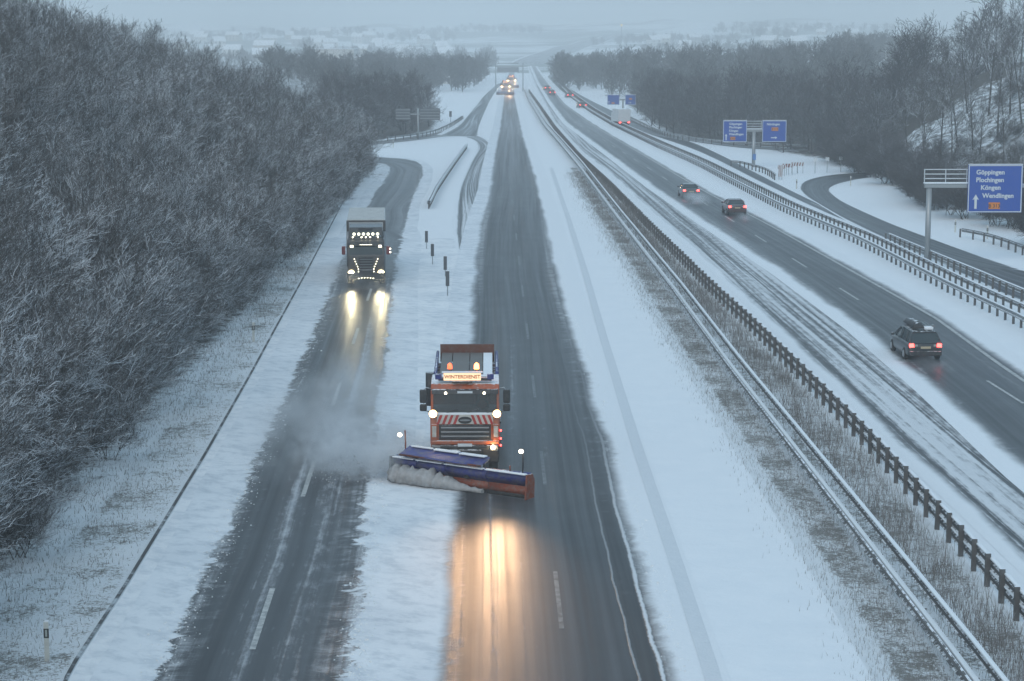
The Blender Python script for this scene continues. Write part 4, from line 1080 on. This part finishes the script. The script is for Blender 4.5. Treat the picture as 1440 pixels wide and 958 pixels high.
    for s in (-1, 1):
        MB().box((s * 1.05, -.20, 1.12), (.30, .06, .20)).build('main_lamp', chrome, T, bevel=.02)
        MB().box((s * 1.12, -.085, 1.68), (.22, .06, .62)).build('corner_panel', orange, T, bevel=.02)
        MB().box((s * 1.12, -.125, 1.72), (.15, .02, .40)).build('warning_plate', redwhite_w, T)
        h_ = MB().tube([(s * 1.16, -.02, 2.40), (s * 1.16, -.22, 2.40)], [.10, .145], 14).build('work_lamp', blackp, T)
        MB().disc((s * 1.16, -.235, 2.40), .115, (0, -1, 0), .035).build('lamp_lens', hl, h_); MB().disc((s * 1.16, -.232, 2.40), .150, (0, -1, 0), .025).build('halo_ring', (bpy.data.materials.get('halo_warm') or emit('halo_warm', (1, .62, .30), 2.6)), h_)  # ring is an added glowing disc imitating the halo round the lens
        m2 = MB().box((s * 1.52, .16, 2.98), (.26, .16, .50)).build('mirror', blackp, T, bevel=.05)
        MB().box((s * 1.52, .16, 2.56), (.26, .15, .26)).build('wide_mirror', blackp, T, bevel=.05)
        MB().tube([(s * 1.25, .2, 3.25), (s * 1.42, .14, 3.30), (s * 1.50, .14, 3.2), (s * 1.50, .14, 2.45), (s * 1.26, .2, 2.40)], .022, 8).build('mirror_arm', polem, T)
    MB().disc((1.02, -.32, 1.18), .07, (0, -1, 0), .04).build('fog_lamp', hl, T)
    for z_ in (1.75, 1.45, 1.2): MB().disc((1.30, -.06, z_), .035, (0, -1, 0), .04).build('side_marker', tail, T)
    MB().box((0, -.27, 1.25), (.52, .02, .11)).build('licence_plate', white, T)
    # wheels and mudguards
    for x_ in (-1.03, 1.03):
        wheel(T, x_, 1.35, .52, .34); wheel(T, x_, 5.3, .52, .55); wheel(T, x_, 6.65, .52, .55)
        MB().box((x_, 5.95, 1.16), (.62, 2.7, .07)).build('mudguard', blackp, T, bevel=.02)
    MB().tube([(-1.35, 2.6, 2.2), (-1.35, 2.6, 3.45)], .16, 12).build('exhaust_stack', blackp, T)
    # gritter body with sloping blue sides, tarpaulin lid and tall rear board
    hop = MB(); n0 = [(-1.0, 3.0, 3.12), (1.0, 3.0, 3.12), (1.05, 7.4, 3.12), (-1.05, 7.4, 3.12)]
    for yy0, yy1 in ((2.7, 7.4),):
        hop.loft([[(-.55, yy0, 1.3), (.55, yy0, 1.3), (1.16, yy0, 2.8), (1.16, yy0, 3.05), (-1.16, yy0, 3.05), (-1.16, yy0, 2.8)], [(-.55, yy1, 1.3), (.55, yy1, 1.3), (1.16, yy1, 2.8), (1.16, yy1, 3.05), (-1.16, yy1, 3.05), (-1.16, yy1, 2.8)]], smooth=False)
    hb = hop.build('hopper', orange_d, T)
    tarp = plain('tarpaulin', (.15, .14, .13), .6, var=.25, dirt=.3)
    for i, (xa, xb) in enumerate(((-1.0, -.58), (-.55, .10), (.13, .62), (.65, 1.0))):
        MB().loft([[(xa, 2.75, 3.10), (xb, 2.75, 3.10), (xb, 2.75, 3.18), (xa, 2.75, 3.18)], [(xa, 5.0, 3.24), (xb, 5.0, 3.24), (xb, 5.0, 3.32), (xa, 5.0, 3.32)], [(xa, 7.3, 3.40), (xb, 7.3, 3.40), (xb, 7.3, 3.48), (xa, 7.3, 3.48)]], smooth=False).build('lid_panel', snowm if i == 3 else tarp, hb)
    for s in (-1, 1):
        MB().tube([(s * 1.17, 2.7, 3.10), (s * 1.17, 7.4, 3.50)], .06, 8).build('side_rail', bluep, hb)
        MB().prism([(2.7, 2.55), (7.4, 2.55), (7.4, 3.50), (2.7, 3.10)], s * 1.17 - .03, s * 1.17 + .03, 'X').build('side_board', bluep, hb)
        for q in range(5): MB().box((s * 1.22, 2.95 + q * 1.05, 2.9), (.05, .08, .75)).build('side_rib', bluep, hb)
    MB().box((0, 7.45, 3.45), (2.15, .10, .70)).build('rear_board', plain('rear_board_rust', (.13, .045, .025), .6, dirt=.4), hb)
    MB().box((0, 2.62, 2.95), (2.36, .08, .75)).build('front_board', bluep, hb)
    # blade: curved mouldboard in three segments, angled to the driver's right
    B = empty('plough_blade', (-.10, -2.0, 0), R(-34)); B.parent = T; B.scale = (1.055, .92, .90)
    curve = [(.16, .03), (.06, .16), (-.03, .30), (-.06, .46), (.04, .62), (.16, .72), (.14, .88), (-.05, 1.0)]    # (forward, z)
    def mould(x0, x1, h0, h1, name_, mat_, a, b, off=0.0, rim=.05):
        mb = MB(); rings = []
        for x_, h_ in ((x0, h0), (lerp(x0, x1, .5), (h0 + h1) / 2), (x1, h1)):
            seg = [(x_, -(f * h_ + off), z_ * h_) for f, z_ in curve[a:b + 1]]
            seg2 = [(x_, -(f * h_ + off) + rim, z_ * h_ + rim * .3) for f, z_ in reversed(curve[a:b + 1])]
            rings.append(seg + seg2)
        mb.loft(rings); return mb.build(name_, mat_, B)
    segs_ = [(-2.75, -1.80, 1.02, .98), (-1.77, -.62, .98, .96), (-.59, 1.05, .96, .95), (1.08, 2.75, .97, 1.02)]
    for i, (x0, x1, h0, h1) in enumerate(segs_):
        mould(x0, x1, h0, h1, 'lower_blade', orange_d, 1, 3); mould(x0, x1, h0, h1, 'upper_blade', bluep, 3, 7)
        mould(x0 + .01, x1 - .01, h0, h1, 'cutting_edge', rubber, 0, 1)
    for x_, m_ in ((-2.79, blackp), (2.79, orange_d)):
        MB().prism([(-.32, 1.02), (-.42, .05), (.16, .05), (.20, .75), (.06, 1.0)], x_ - .03, x_ + .03, 'X').build('end_plate', m_, B)
    for x_ in (-2.2, -.9, .5, 1.9):
        MB().prism([(.10, .1), (.42, .25), (.42, .75), (.05, .9)], x_ - .03, x_ + .03, 'X').build('rib', bluep, B)
    for (x0, x1, h0, h1) in segs_:
        MB().box(((x0 + x1) / 2, -.22, 1.0), (x1 - x0 - .06, .20, .05)).build('snow_line', snowm, B, bevel=.02)
    # spray flap above the blade
    fl_ = MB(); fl_.loft([[(-2.35, .30, 1.40), (-2.30, -.42, 1.22), (-2.30, -.46, 1.16), (-2.35, .30, 1.34)], [(.0, .30, 1.42), (0, -.45, 1.20), (0, -.49, 1.14), (0, .30, 1.36)], [(1.05, .18, 1.40), (1.0, -.35, 1.17), (1.0, -.38, 1.12), (1.05, .18, 1.34)]], smooth=False)
    fl_.build('spray_flap', bpy.data.materials.get('flap_blue') or plain('flap_blue', (0.040, 0.052, 0.22), 0.5, var=.4, dirt=.7, scale=2.5), B)
    for xa, xb, ya, yb_ in ((-2.2, -1.3, .12, .26), (-1.2, -.2, .02, .28), (-.1, .95, -.05, .20)): MB().box(((xa + xb) / 2, (ya + yb_) / 2, 1.385 + .04), (xb - xa, yb_ - ya, .06)).build('snow_ridge', snowm, B, bevel=.025); MB().tube([(-2.32, -.45, 1.17), (1.0, -.38, 1.13)], .04, 8).build('flap_edge', orange_d, B)
    for x_ in (-2.0, -1.1, -.1, .8): MB().tube([(x_, .15, .85), (x_, .22, 1.36)], .035, 6).build('flap_bracket', blackp, B)
    # clearance poles with lamps
    for x_, lx, yb in ((-2.42, -.16, .1), (2.45, .0, .0)):
        pl = MB().tube([(x_, yb, .85), (x_ + .02, yb, 1.5), (x_, yb, 2.05 if x_ < 0 else 1.85)], .028, 8).build('marker_pole', orange_d if x_ < 0 else blackp, B)
        MB().ball((x_ + lx, yb - .10, 1.86), .085, 6).build('marker_lamp', smallw, pl)
    MB().tube([(1.95, .0, 1.0), (1.95, 0, 1.22)], .03, 6).build('marker_stub', orange_d, B)
    MB().box((0, .75, .55), (1.3, 1.2, .16), Matrix.Rotation(-R(30), 3, 'Z')).build('lift_frame', blackp, B)
    for s in (-.35, .35): MB().tube([(s, .2, .6), (s * .8, 1.35, 1.0)], .06, 8).build('hydraulic_ram', chrome, B)
    MB().box((0, -.35, .78), (1.2, .3, .6)).build('mounting_plate', blackp, T, bevel=.02)
    if lights:
        for s in (-1, 1): spot(T, (s * 1.16, -.30, 2.40), 2000, (1.0, .60, .33), R(4.0), R(36), 1.0, .22, yaw=R(3 - s * 2))
        spot(T, (1.02, -.38, 1.18), 60, (1.0, .50, .20), R(5), R(60))
    return T

PX, PY = pxX(652.5, 72.6), 72.6
snow_plough((PX, PY, 0), 'orange snow plough truck with an angled blue blade clearing the main road')
# driver in a bright jacket behind the windscreen
def person_in_cab(loc):
    bm_v = [(0, 0, 0), (0, .02, .22), (0, .03, .45), (0, .0, .56), (0, -.02, .70), (.20, .02, .44), (.27, -.16, .26), (.20, -.40, .32), (-.20, .02, .44), (-.27, -.16, .26), (-.20, -.40, .32), (0.12, -.05, -.02), (.16, -.45, .0), (-.12, -.05, -.02), (-.16, -.45, 0)]
    ed = [(0, 1), (1, 2), (2, 3), (3, 4), (2, 5), (5, 6), (6, 7), (2, 8), (8, 9), (9, 10), (0, 11), (11, 12), (0, 13), (13, 14)]
    rad = [.15, .16, .14, .06, .10, .075, .055, .035, .075, .055, .035, .09, .075, .09, .075]
    me_ = bpy.data.meshes.new('person'); me_.from_pydata(bm_v, ed, []); me_.update()
    o = bpy.data.objects.new('person', me_); col.objects.link(o); o.location = loc
    s = o.modifiers.new('skin', 'SKIN'); o.modifiers.new('sub', 'SUBSURF').levels = 1
    for i, v in enumerate(me_.skin_vertices[0].data): v.radius = (rad[i], rad[i])
    me_.skin_vertices[0].data[0].use_root = True
    me_.materials.append(plain('skin', (.45, .27, .20), .6))
    # jacket as a shell over torso and arms
    jm = plain('jacket_orange', (.75, .12, .03), .6)
    mj = MB(); mj.loft([[(math.cos(t * .524) * rx, math.sin(t * .524) * ry + .02, z_) for t in range(12)] for z_, rx, ry in ((-.02, .20, .16), (.2, .21, .16), (.42, .23, .14), (.52, .12, .10))])
    for sx in (-1, 1): mj.tube([(sx * .19, .02, .44), (sx * .28, -.16, .26), (sx * .21, -.36, .31)], [.09, .075, .06], 8)
    j = mj.build('jacket', jm, o)
    mh = MB().ball((0, .01, .76), .105, 6, (1, 1.05, .75)); mh.build('hair', plain('hair_dark', (.05, .04, .03), .8), o)
    tag(o, 'driver in a bright orange jacket behind the plough windscreen', 'person'); return o
person_in_cab((PX + .62, PY + 1.0, 2.36))
mb = MB(); mb.box((PX + .62, PY + 1.28, 2.40), (.5, .16, .75)); 
o = mb.build('driver_seat', blackp); T0 = [x_ for x_ in sc.objects if x_.name.startswith('snow_plough_truck')][0]
o.parent = T0; o.matrix_parent_inverse = Matrix.Translation(-T0.location)
o = MB().tube([(.62 + math.cos(t * .3927) * .2, .52 + math.sin(t * .3927) * .08, 2.62 + math.sin(t * .3927) * .18) for t in range(17)], .018, 6).build('steering_wheel', blackp, T0)
# two more ploughs far behind
for px, Y, lab in ((713.0, 600, 'small far-off plough with bright headlights, nearer and left of the distant pair'), (721.0, 690, 'most distant plough with bright headlights below the dark gantry')):
    c = copy_tree(T0); c.location = (pxX(px - 2, Y), Y, 0); c['label'] = lab
hl.node_tree  # headlights share one lens material

# ------------------------------------------------------------------ articulated lorry on the exit road
def lorry(loc, rz):
    T = empty('lorry', loc, rz); tag(T, 'dark lorry with rows of small white lights and a pale trailer on the exit road', 'lorry')
    dark = plain('cab_dark', (.045, .040, .036), .3, coat=.5, dirt=.3); grey = plain('trailer_skin', (.42, .44, .45), .6, snow=.5)
    cab = MB(); cab.prism([(0, .75), (-.06, 1.2), (-.02, 1.9), (.16, 2.75), (.32, 2.98), (2.1, 3.02), (2.1, .75)], -1.2, 1.2, 'X'); c_ = cab.build('cab', dark, T, bevel=.05)
    MB().prism([(-.01, 2.0), (.02, 1.98), (.19, 2.72), (.14, 2.74)], -1.08, 1.08, 'X').build('windscreen', car_glass, c_)
    MB().prism([(.30, 2.98), (.9, 3.70), (2.0, 3.86), (2.1, 3.02)], -1.08, 1.08, 'X').build('wind_deflector', dark, c_, bevel=.04)
    MB().prism([(-.16, 2.60), (.12, 2.82), (.16, 2.78), (-.12, 2.56)], -1.15, 1.15, 'X').build('sun_visor', blackp, c_)
    MB().box((0, .42, 3.62), (.95, .05, .20)).build('name_board', blackp, c_)
    bar = MB().tube([(-1.0, .22, 3.18), (1.0, .22, 3.18)], .035, 8).build('light_bar', chrome, T)
    for i in range(6):
        q = MB().tube([(-.76 + i * .305, .24, 3.33), (-.76 + i * .305, .12, 3.33)], [.08, .12], 12).build('roof_lamp', chrome, bar)
        MB().disc((-.76 + i * .305, .11, 3.33), .10, (0, -1, 0), .02).build('lamp_lens', emit('roof_lamp_glow', (1, .96, .72), 1.6) if i == 0 else bpy.data.materials['roof_lamp_glow'], q)
    for x_ in (-.85, -.28, .0, .28, .78): MB().ball((x_, .16, 3.12), .045, 5).build('marker_lamp', smallw, bar)
    for s in (-1, 1):
        MB().box((s * .92, -.12, 2.56), (.20, .05, .13)).build('visor_lamp', smallw, c_)
        h_ = MB().box((s * .93, -.09, .78), (.46, .10, .24)).build('headlight', chrome, T, bevel=.02)
        MB().disc((s * .97, -.15, .78), .17, (0, -1, 0), .03).build('lamp_lens', hlw, h_); MB().disc((s * .97, -.145, .78), .25, (0, -1, 0), .02).build('halo_ring', bpy.data.materials.get('halo_pale') or emit('halo_pale', (1, .85, .5), 1.8), h_)  # larger emissive disc added as a pale halo behind each headlight lens
        for i in range(6):
            f = i / 5; MB().ball((s * lerp(.76, .50, min(1, f * 1.3)), -.10, lerp(1.72, .90, f)), .030, 5).build('marker_lamp', smallw, c_)
        mm = MB().box((s * 1.45, .0, 2.28), (.24, .16, .56)).build('mirror', redm, T, bevel=.05)
        MB().tube([(s * 1.2, .1, 2.5), (s * 1.4, .0, 2.5)], .025, 6).build('mirror_arm', blackp, mm)
        MB().tube([(s * 1.2, 2.2, 1.0), (s * 1.2, 2.2, 3.3)], .10, 10).build('exhaust_stack', chrome, T)
    for z_ in (2.38, 2.16): MB().ball((1.58, -.08, z_), .05, 5).build('marker_lamp', smallw, T)
    MB().box((0, -.08, 2.63), (.80, .04, .06)).build('name_strip', smallw, c_)
    MB().box((0, -.07, 1.35), (.92, .05, .95)).build('grille', blackp, T, bevel=.02)
    for i in range(5): MB().box((0, -.105, 1.02 + i * .17), (.86, .03, .03)).build('grille_bar', chrome, T)
    MB().box((0, -.06, .62), (2.46, .25, .45)).build('bumper', dark, T, bevel=.04)
    for i in range(6): MB().ball((-.48 + i * .19, -.20, .46 + .05 * math.sin(i / 5 * math.pi)), .033, 5).build('marker_lamp', smallw, T)
    tr = MB().box((0, 2.45 + 5.0, 2.55), (2.55, 10.0, 2.90)).build('trailer', grey, T, bevel=.03)
    MB().box((0, 2.40, 2.55), (2.58, .08, 2.94)).build('front_frame', dark, tr)
    MB().box((0, 2.345, 2.6), (2.25, .03, 2.6)).build('front_wall', grey, tr)
    MB().box((0, 7.45, 4.03), (2.5, 9.9, .06)).build('roof', plain('trailer_roof', (.50, .50, .48), .7, dirt=.3, scale=1), tr, bevel=.02)
    MB().box((0, 5, .85), (.9, 10.5, .3)).build('chassis', blackp, T)
    for x_ in (-1.02, 1.02):
        for y_ in (1.15, 4.4, 8.6, 9.9, 11.2): wheel(T, x_, y_, .5, .34 if y_ < 2 else .45)
    for s in (-1, 1): spot(T, (s * .97, -.22, .80), 620, (1.0, .86, .52), R(1.6), R(26), 1.0, .18)
    return T
LX, LY = pxX(513.5, 131.5), 131.5
lorry((LX, LY, 0), R(3.0))

# ------------------------------------------------------------------ cars
def car(loc, paint_, label, estate=True, rz=0.0, L=4.6, Hc=1.46, lit=tail, grp='cars driving away on the far carriageway'):
    """rear end faces -Y"""
    T = empty('car', loc, rz); tag(T, label, 'car', grp)
    W = .88
    def ring(y, hw_, zb, zt, in_=.08):
        return [(-hw_ + .06, y, zb), (-hw_, y, zb + .12), (-hw_, y, zb + (zt - zb) * .55), (-hw_ + in_, y, zt - .03), (-hw_ + in_ + .06, y, zt), (hw_ - in_ - .06, y, zt), (hw_ - in_, y, zt - .03), (hw_, y, zb + (zt - zb) * .55), (hw_, y, zb + .12), (hw_ - .06, y, zb)]
    st = [(0.0, W * .92, .38, .72), (.04, W * .97, .28, .90), (.25, W, .22, .98), (1.0, W, .20, .97), (2.4, W, .20, .95), (3.3, W, .20, .93), (3.9, W * .98, .22, .86), (4.35, W * .93, .26, .72), (L, W * .80, .36, .58)]
    body = MB(); body.loft([ring(*s) for s in st]); b_ = body.build('body', paint_, T)
    md = b_.modifiers.new('sub', 'SUBSURF'); md.levels = 1; md.render_levels = 1
    # glasshouse
    def gr(y, hw_, z0, z1, hw2): return [(-hw_, y, z0), (-hw2, y, z1), (hw2, y, z1), (hw_, y, z0)]
    if estate: gs = [(.10, .95, .96, None), (.42, Hc - .05), (1.0, Hc - .02)]
    y_r0, y_r1 = (.08, .42) if estate else (.75, 1.35)
    gh = MB(); gh.loft([gr(y_r0, .80, .92, .93, .78), gr(y_r1, .79, .92, Hc - .05, .60), gr(2.3, .79, .92, Hc - .02, .62), gr(2.75, .79, .92, Hc - .10, .60), gr(3.55, .76, .90, .93, .72)], smooth=False)
    g_ = gh.build('windows', car_glass, T)
    rf = MB(); rf.loft([[(-.61, y_, z_), (-.57, y_, z_ + .05), (.57, y_, z_ + .05), (.61, y_, z_)] for y_, z_ in ((y_r1 - .04, Hc - .06), (y_r1 + .2, Hc - .02), (2.3, Hc), (2.78, Hc - .09))], smooth=False)
    rf.build('roof', paint_, T)
    for s in (-1, 1):
        for pts in ([(s * .79, y_r0 + .0, .93), (s * .61, y_r1, Hc - .04)], [(s * .79, 3.52, .92), (s * .61, 2.76, Hc - .08)], [(s * .80, 1.9, .94), (s * .625, 1.95, Hc - .02)], [(s * .80, .95, .94), (s * .615, 1.0, Hc - .02)]):
            MB().tube(pts, .035, 6).build('pillar', paint_, T)
        tl = MB().prism([(s * .56, .74), (s * .80, .72), (s * .80, .90), (s * .60, .92)], -.035, .10).build('tail_light', lit, T, bevel=.01)
        MB().box((s * .47, -.01, .82), (.14, .03, .10)).build('reverse_light', ref, T)
        MB().box((s * .98, 3.0, 1.0), (.18, .10, .14)).build('mirror', paint_, T, bevel=.03)
        for y_ in (.85, 3.6):
            wheel(T, s * .80, y_, .31, .20)
    MB().box((0, .02, .42), (1.62, .16, .22)).build('bumper', blackp if estate else paint_, T, bevel=.03)
    MB().box((0, -.045, .72), (.50, .02, .11)).build('licence_plate', plain('plate_yellowish', (.5, .42, .28), .5), T)
    MB().box((0, .02, .62), (.06, .02, .03)).build('handle', chrome, T)
    return T
darkgreen = plain('car_paint_dark', (.028, .034, .038), .3, coat=.2, dirt=.25, snow=.04)
redc = plain('car_paint_red', (.05, .02, .022), .3, coat=.6, dirt=.3); blackc = plain('car_paint_black', (.02, .024, .028), .3, coat=.6, dirt=.3)
p = at(1301, 509); C1 = car((p.x, p.y, 0), darkgreen, 'dark estate car with a roof box and skis on its roof rack', rz=R(1.5))
# roof rack with ski carrier and box
rk = MB()
for y_ in (.95, 2.1): rk.box((0, y_, 1.56), (1.25, .05, .04))
rk = rk.build('roof_rack', blackp, C1)
bx = MB(); bx.loft([[(-.48 + x_, y_, z_) for x_, z_ in ((0, 1.60), (-.02, 1.60 + h_ * .6), (.06, 1.60 + h_), (.42, 1.60 + h_), (.50, 1.60 + h_ * .6), (.48, 1.60))] for y_, h_ in ((.55, .12), (.8, .26), (1.6, .30), (2.5, .26), (2.9, .10))]); bx.build('roof_box', blackp, C1)
bx = MB()
for i in range(4): bx.box((.20 + i * .09, 1.55, 1.64 + .02 * (i % 2)), (.07, 1.7, .025), Matrix.Rotation(R(2), 3, 'X'))
bx.build('ski', plain('ski_dark', (.05, .06, .06), .3), C1)
MB().box((.28, .72, 1.60), (.46, .35, .16)).build('snow_patch', snowm, C1, bevel=.05)
MB().box((.50, .70, 1.72), (.10, .3, .10)).build('ski_clamp', chrome, C1, bevel=.02)
p = at(1037, 303.5); car((p.x, p.y, 0), redc, 'low dark saloon with red tail lights, middle of the three nearer cars', estate=False, rz=R(1.5), Hc=1.36)
p = at(972, 279.5); car((p.x, p.y, 0), blackc, 'dark saloon raising spray with red tail lights left of the other near cars', estate=False, rz=R(1.5), Hc=1.36)
for px, py, lab in ((820, 152.5, 'hazy car with red tail lights on the far slip road, right of the first'), (802, 138, 'hazy car with red tail lights where the slip road leaves the far carriageway'), (770, 127, 'tiny car with faint red lights high on the far carriageway'), (777, 134, 'tiny car with faint red lights just below another on the far carriageway')):
    p = at(px, py); car((p.x, p.y, 0), blackc, lab, estate=True, rz=R(8), grp='hazy cars far off with red tail lights')
# box van on the slip road
p = at(878, 179); V_ = empty('box_van', (p.x, p.y, 0), R(9)); tag(V_, 'pale box lorry with red tail lights on the right slip road', 'lorry')
boxm = plain('box_white', (.55, .57, .58), .5, snow=.3)
bd = MB().box((0, 2.6, 2.15), (2.3, 5.2, 2.3)).build('cargo_box', boxm, V_, bevel=.04); MB().box((0, -.02, 2.1), (1.9, .03, 2.0)).build('rear_door', boxm, bd)
MB().box((0, 6.0, 1.6), (2.1, 1.6, 1.7)).build('cab', boxm, V_, bevel=.1); MB().box((0, 3.2, .75), (.9, 6.6, .3)).build('chassis', blackp, V_)
MB().box((0, .02, .62), (2.1, .12, .15)).build('underrun_bar', blackp, V_)
for s in (-1, 1):
    for a_ in (.92, .72): MB().box((s * a_, -.06, .85), (.17, .05, .16)).build('tail_light', tail, V_)
    for y_ in (1.2, 5.8): wheel(V_, s * .92, y_, .42, .3)

# shrubs on the slope itself
for i in range(20):
    D = rt.uniform(185, 262); X = rt.uniform(49, 50 + (D - 185) * .22 + 4)
    put_shrub(rt.choice(shrubs_fr), (X, D, terrain(X, D)), rt.uniform(.5, 1.1), 'small frosted shrub among the slender trees on the snowy right slope', 'shrubs on the snowy right slope')

# ------------------------------------------------------------------ whirled-up snow and spray, added halo clouds at headlights
def plume(name, label, loc, rad, dens, colr, nscale, rz=0.0, thr=(.42, .62), ex=1.0):
    mb = MB(); mb.ball((0, 0, 0), 1.0, 9); k = NT(name + '_volume'); o = mb.build(name, k.m)
    o.location = loc; o.scale = rad; o.rotation_euler = (0, 0, rz)
    P = k.obj(); ln = k.n('ShaderNodeVectorMath', operation='LENGTH'); k.put(ln.inputs[0], P)
    geo = k.n('ShaderNodeNewGeometry').outputs['Position']
    f = k.ss(ln.outputs['Value'], 0.15, 1.0, 1.0, 0.0)
    n = k.ss(k.noise(geo, nscale, 4, 0.6, 0.4), thr[0], thr[1])
    d = k.math('MULTIPLY', k.math('MULTIPLY', f, n), dens)
    pv = k.n('ShaderNodeVolumePrincipled'); pv.inputs['Color'].default_value = colr; k.put(pv.inputs['Density'], d); pv.inputs['Anisotropy'].default_value = .2
    k.t.links.new(pv.outputs[0], k.out.inputs['Volume']); tag(o, label, 'snow spray', kind='stuff'); return o
SW = (.92, .94, .96, 1); SB = (.70, .68, .66, 1)
plume('snow_cloud', 'dense grey cloud of snow thrown off the left end of the plough blade', (PX - 4.0, PY + .9, .9), (3.0, 3.0, 1.5), 2.0, SW, 1.1, thr=(.42, .62))
plume('snow_cloud', 'dense jet of snow leaving the left tip of the plough blade', (PX - 2.9, PY - .1, .6), (1.5, 1.2, .75), 4.0, SW, 1.6, rz=R(-20), thr=(.38, .6))
plume('snow_cloud', 'thin veil of snow drifting back over the exit road beside the plough', (PX - 5.3, PY + 9.5, .9), (3.6, 14.5, 2.2), .34, SW, .35, rz=R(-6))
plume('snow_cloud', 'brownish spray hanging under and beside the plough', (PX - .4, PY + 1.0, .4), (3.0, 2.6, .7), .35, SB, .8)
plume('snow_cloud', 'brownish spray around the wheels of the lorry on the exit road', (LX - .2, LY + 4, .6), (2.9, 9, 1.4), .30, SB, .6)
plume('snow_cloud', 'added spray cloud forming a halo in the headlight beams of the lorry', (LX, LY - 2, .5), (2.2, 4, .9), .12, SW, .6)  # added to scatter the beams into a halo
p = at(972, 282); plume('snow_cloud', 'pale spray trailing behind the left one of the two dark saloons', (p.x, p.y - 3.5, .4), (1.9, 6.5, .8), .55, SW, .5)
p = at(1037, 306); plume('snow_cloud', 'faint spray behind the low dark saloon', (p.x, p.y - 3, .3), (1.4, 4.5, .5), .25, SW, .5)
p = at(1301, 514); plume('snow_cloud', 'faint spray behind the estate car', (p.x, p.y - 1.5, .25), (1.2, 3.0, .4), .25, SW, .8)
mb = MB()
for i in range(170):
    t = rt.random() ** 1.3; a = rt.gauss(0, 1)
    x_ = PX - 2.6 - 2.6 * t + rt.gauss(0, .25); y_ = PY + .2 - .6 * t + rt.gauss(0, .45); z_ = max(.03, .35 + .7 * t - 1.0 * t * t + rt.gauss(0, .25)); r_ = rt.uniform(.010, .045)
    mb.box((x_, y_, z_), (r_, r_ * 1.3, r_), Matrix.Rotation(a, 3, 'X') @ Matrix.Rotation(a * 2, 3, 'Y'))
tag(mb.build('snow_clods', plain('dirty_snow', (.45, .46, .47), .8, var=.5)), 'clods of dirty snow flying off the left end of the blade', 'snow clods', kind='stuff')
for Y_, px_, lab in ((597, 711, 'added spray cloud as headlight bloom around the nearer of the two distant ploughs'), (687, 719, 'added spray cloud as headlight bloom around the most distant plough')):
    plume('snow_cloud', lab, (pxX(px_, Y_), Y_ - 3, 1.6), (4.0, 8, 2.6), .07, SW, .4, thr=(.3, .5))  # cloud added so the copied beams scatter into a bloom

# snow rolling in front of the blade
rn_ = random.Random(3); mb = MB(); rings = []
for i in range(34):
    u = -2.85 + i * (3.9 / 33); rr = .34 * (1 - .75 * sstep(-1.2, 1.0, u)) * rn_.uniform(.75, 1.2)
    rings.append([(u + rn_.gauss(0, .02), -.18 - rr * .55 + math.cos(t * .5236) * rr * rn_.uniform(.65, 1.35), .02 + max(0, rr * .75 + math.sin(t * .5236) * rr * rn_.uniform(.8, 1.15))) for t in range(12)])
mb.loft(rings, smooth=True)
o = mb.build('pushed_snow', plain('dirty_snow_roll', (.36, .36, .36), .85, var=.45, scale=6))
o.location = (PX - .10, PY - 2.0, 0); o.rotation_euler = (0, 0, R(-34)); tag(o, 'dirty wave of slush rolling along the foot of the plough blade', 'snow', kind='stuff')

# broken crust and slush lumps along the cleared edges
rl = random.Random(21); V = []; Fs = []
def lump(x_, y_, r_):
    n0 = len(V); k_ = 5; a0 = rl.uniform(0, 6.28); h_ = r_ * rl.uniform(.5, 1.0)
    for j in range(k_):
        a = a0 + j * 6.283 / k_; q = r_ * rl.uniform(.7, 1.3); V.append((x_ + math.cos(a) * q, y_ + math.sin(a) * q, .01))
    for j in range(k_):
        a = a0 + j * 6.283 / k_ + .3; q = r_ * rl.uniform(.35, .7); V.append((x_ + math.cos(a) * q, y_ + math.sin(a) * q, .012 + h_ * rl.uniform(.7, 1.1)))
    for j in range(k_): Fs.append((n0 + j, n0 + (j + 1) % k_, n0 + k_ + (j + 1) % k_, n0 + k_ + j))
    Fs.append(tuple(n0 + k_ + j for j in range(k_)))
for tr_, sg, n_l, sp in ((exr, 1, 2600, .22), (exl, -1, 1800, .30), (mar, 1, 900, .15)):
    for i in range(n_l):
        Y = 36 + 110 * rl.random() ** 1.4
        if sg == -1 and tr_ is exl and Y > 118: continue
        lump(xat(tr_, Y) + sg * .12 + rl.gauss(0, sp) , Y, rl.uniform(.010, .030) * (2.0 if rl.random() < .06 else 1.0))
me_ = bpy.data.meshes.new('slush_lumps'); me_.from_pydata(V, [], Fs); me_.materials.append(plain('slush', (.72, .75, .78), .8, var=.35)); me_.update()
o = bpy.data.objects.new('slush_lumps', me_); col.objects.link(o); tag(o, 'small lumps of crusted snow and slush along the edges of the cleared lanes', 'slush', kind='stuff')
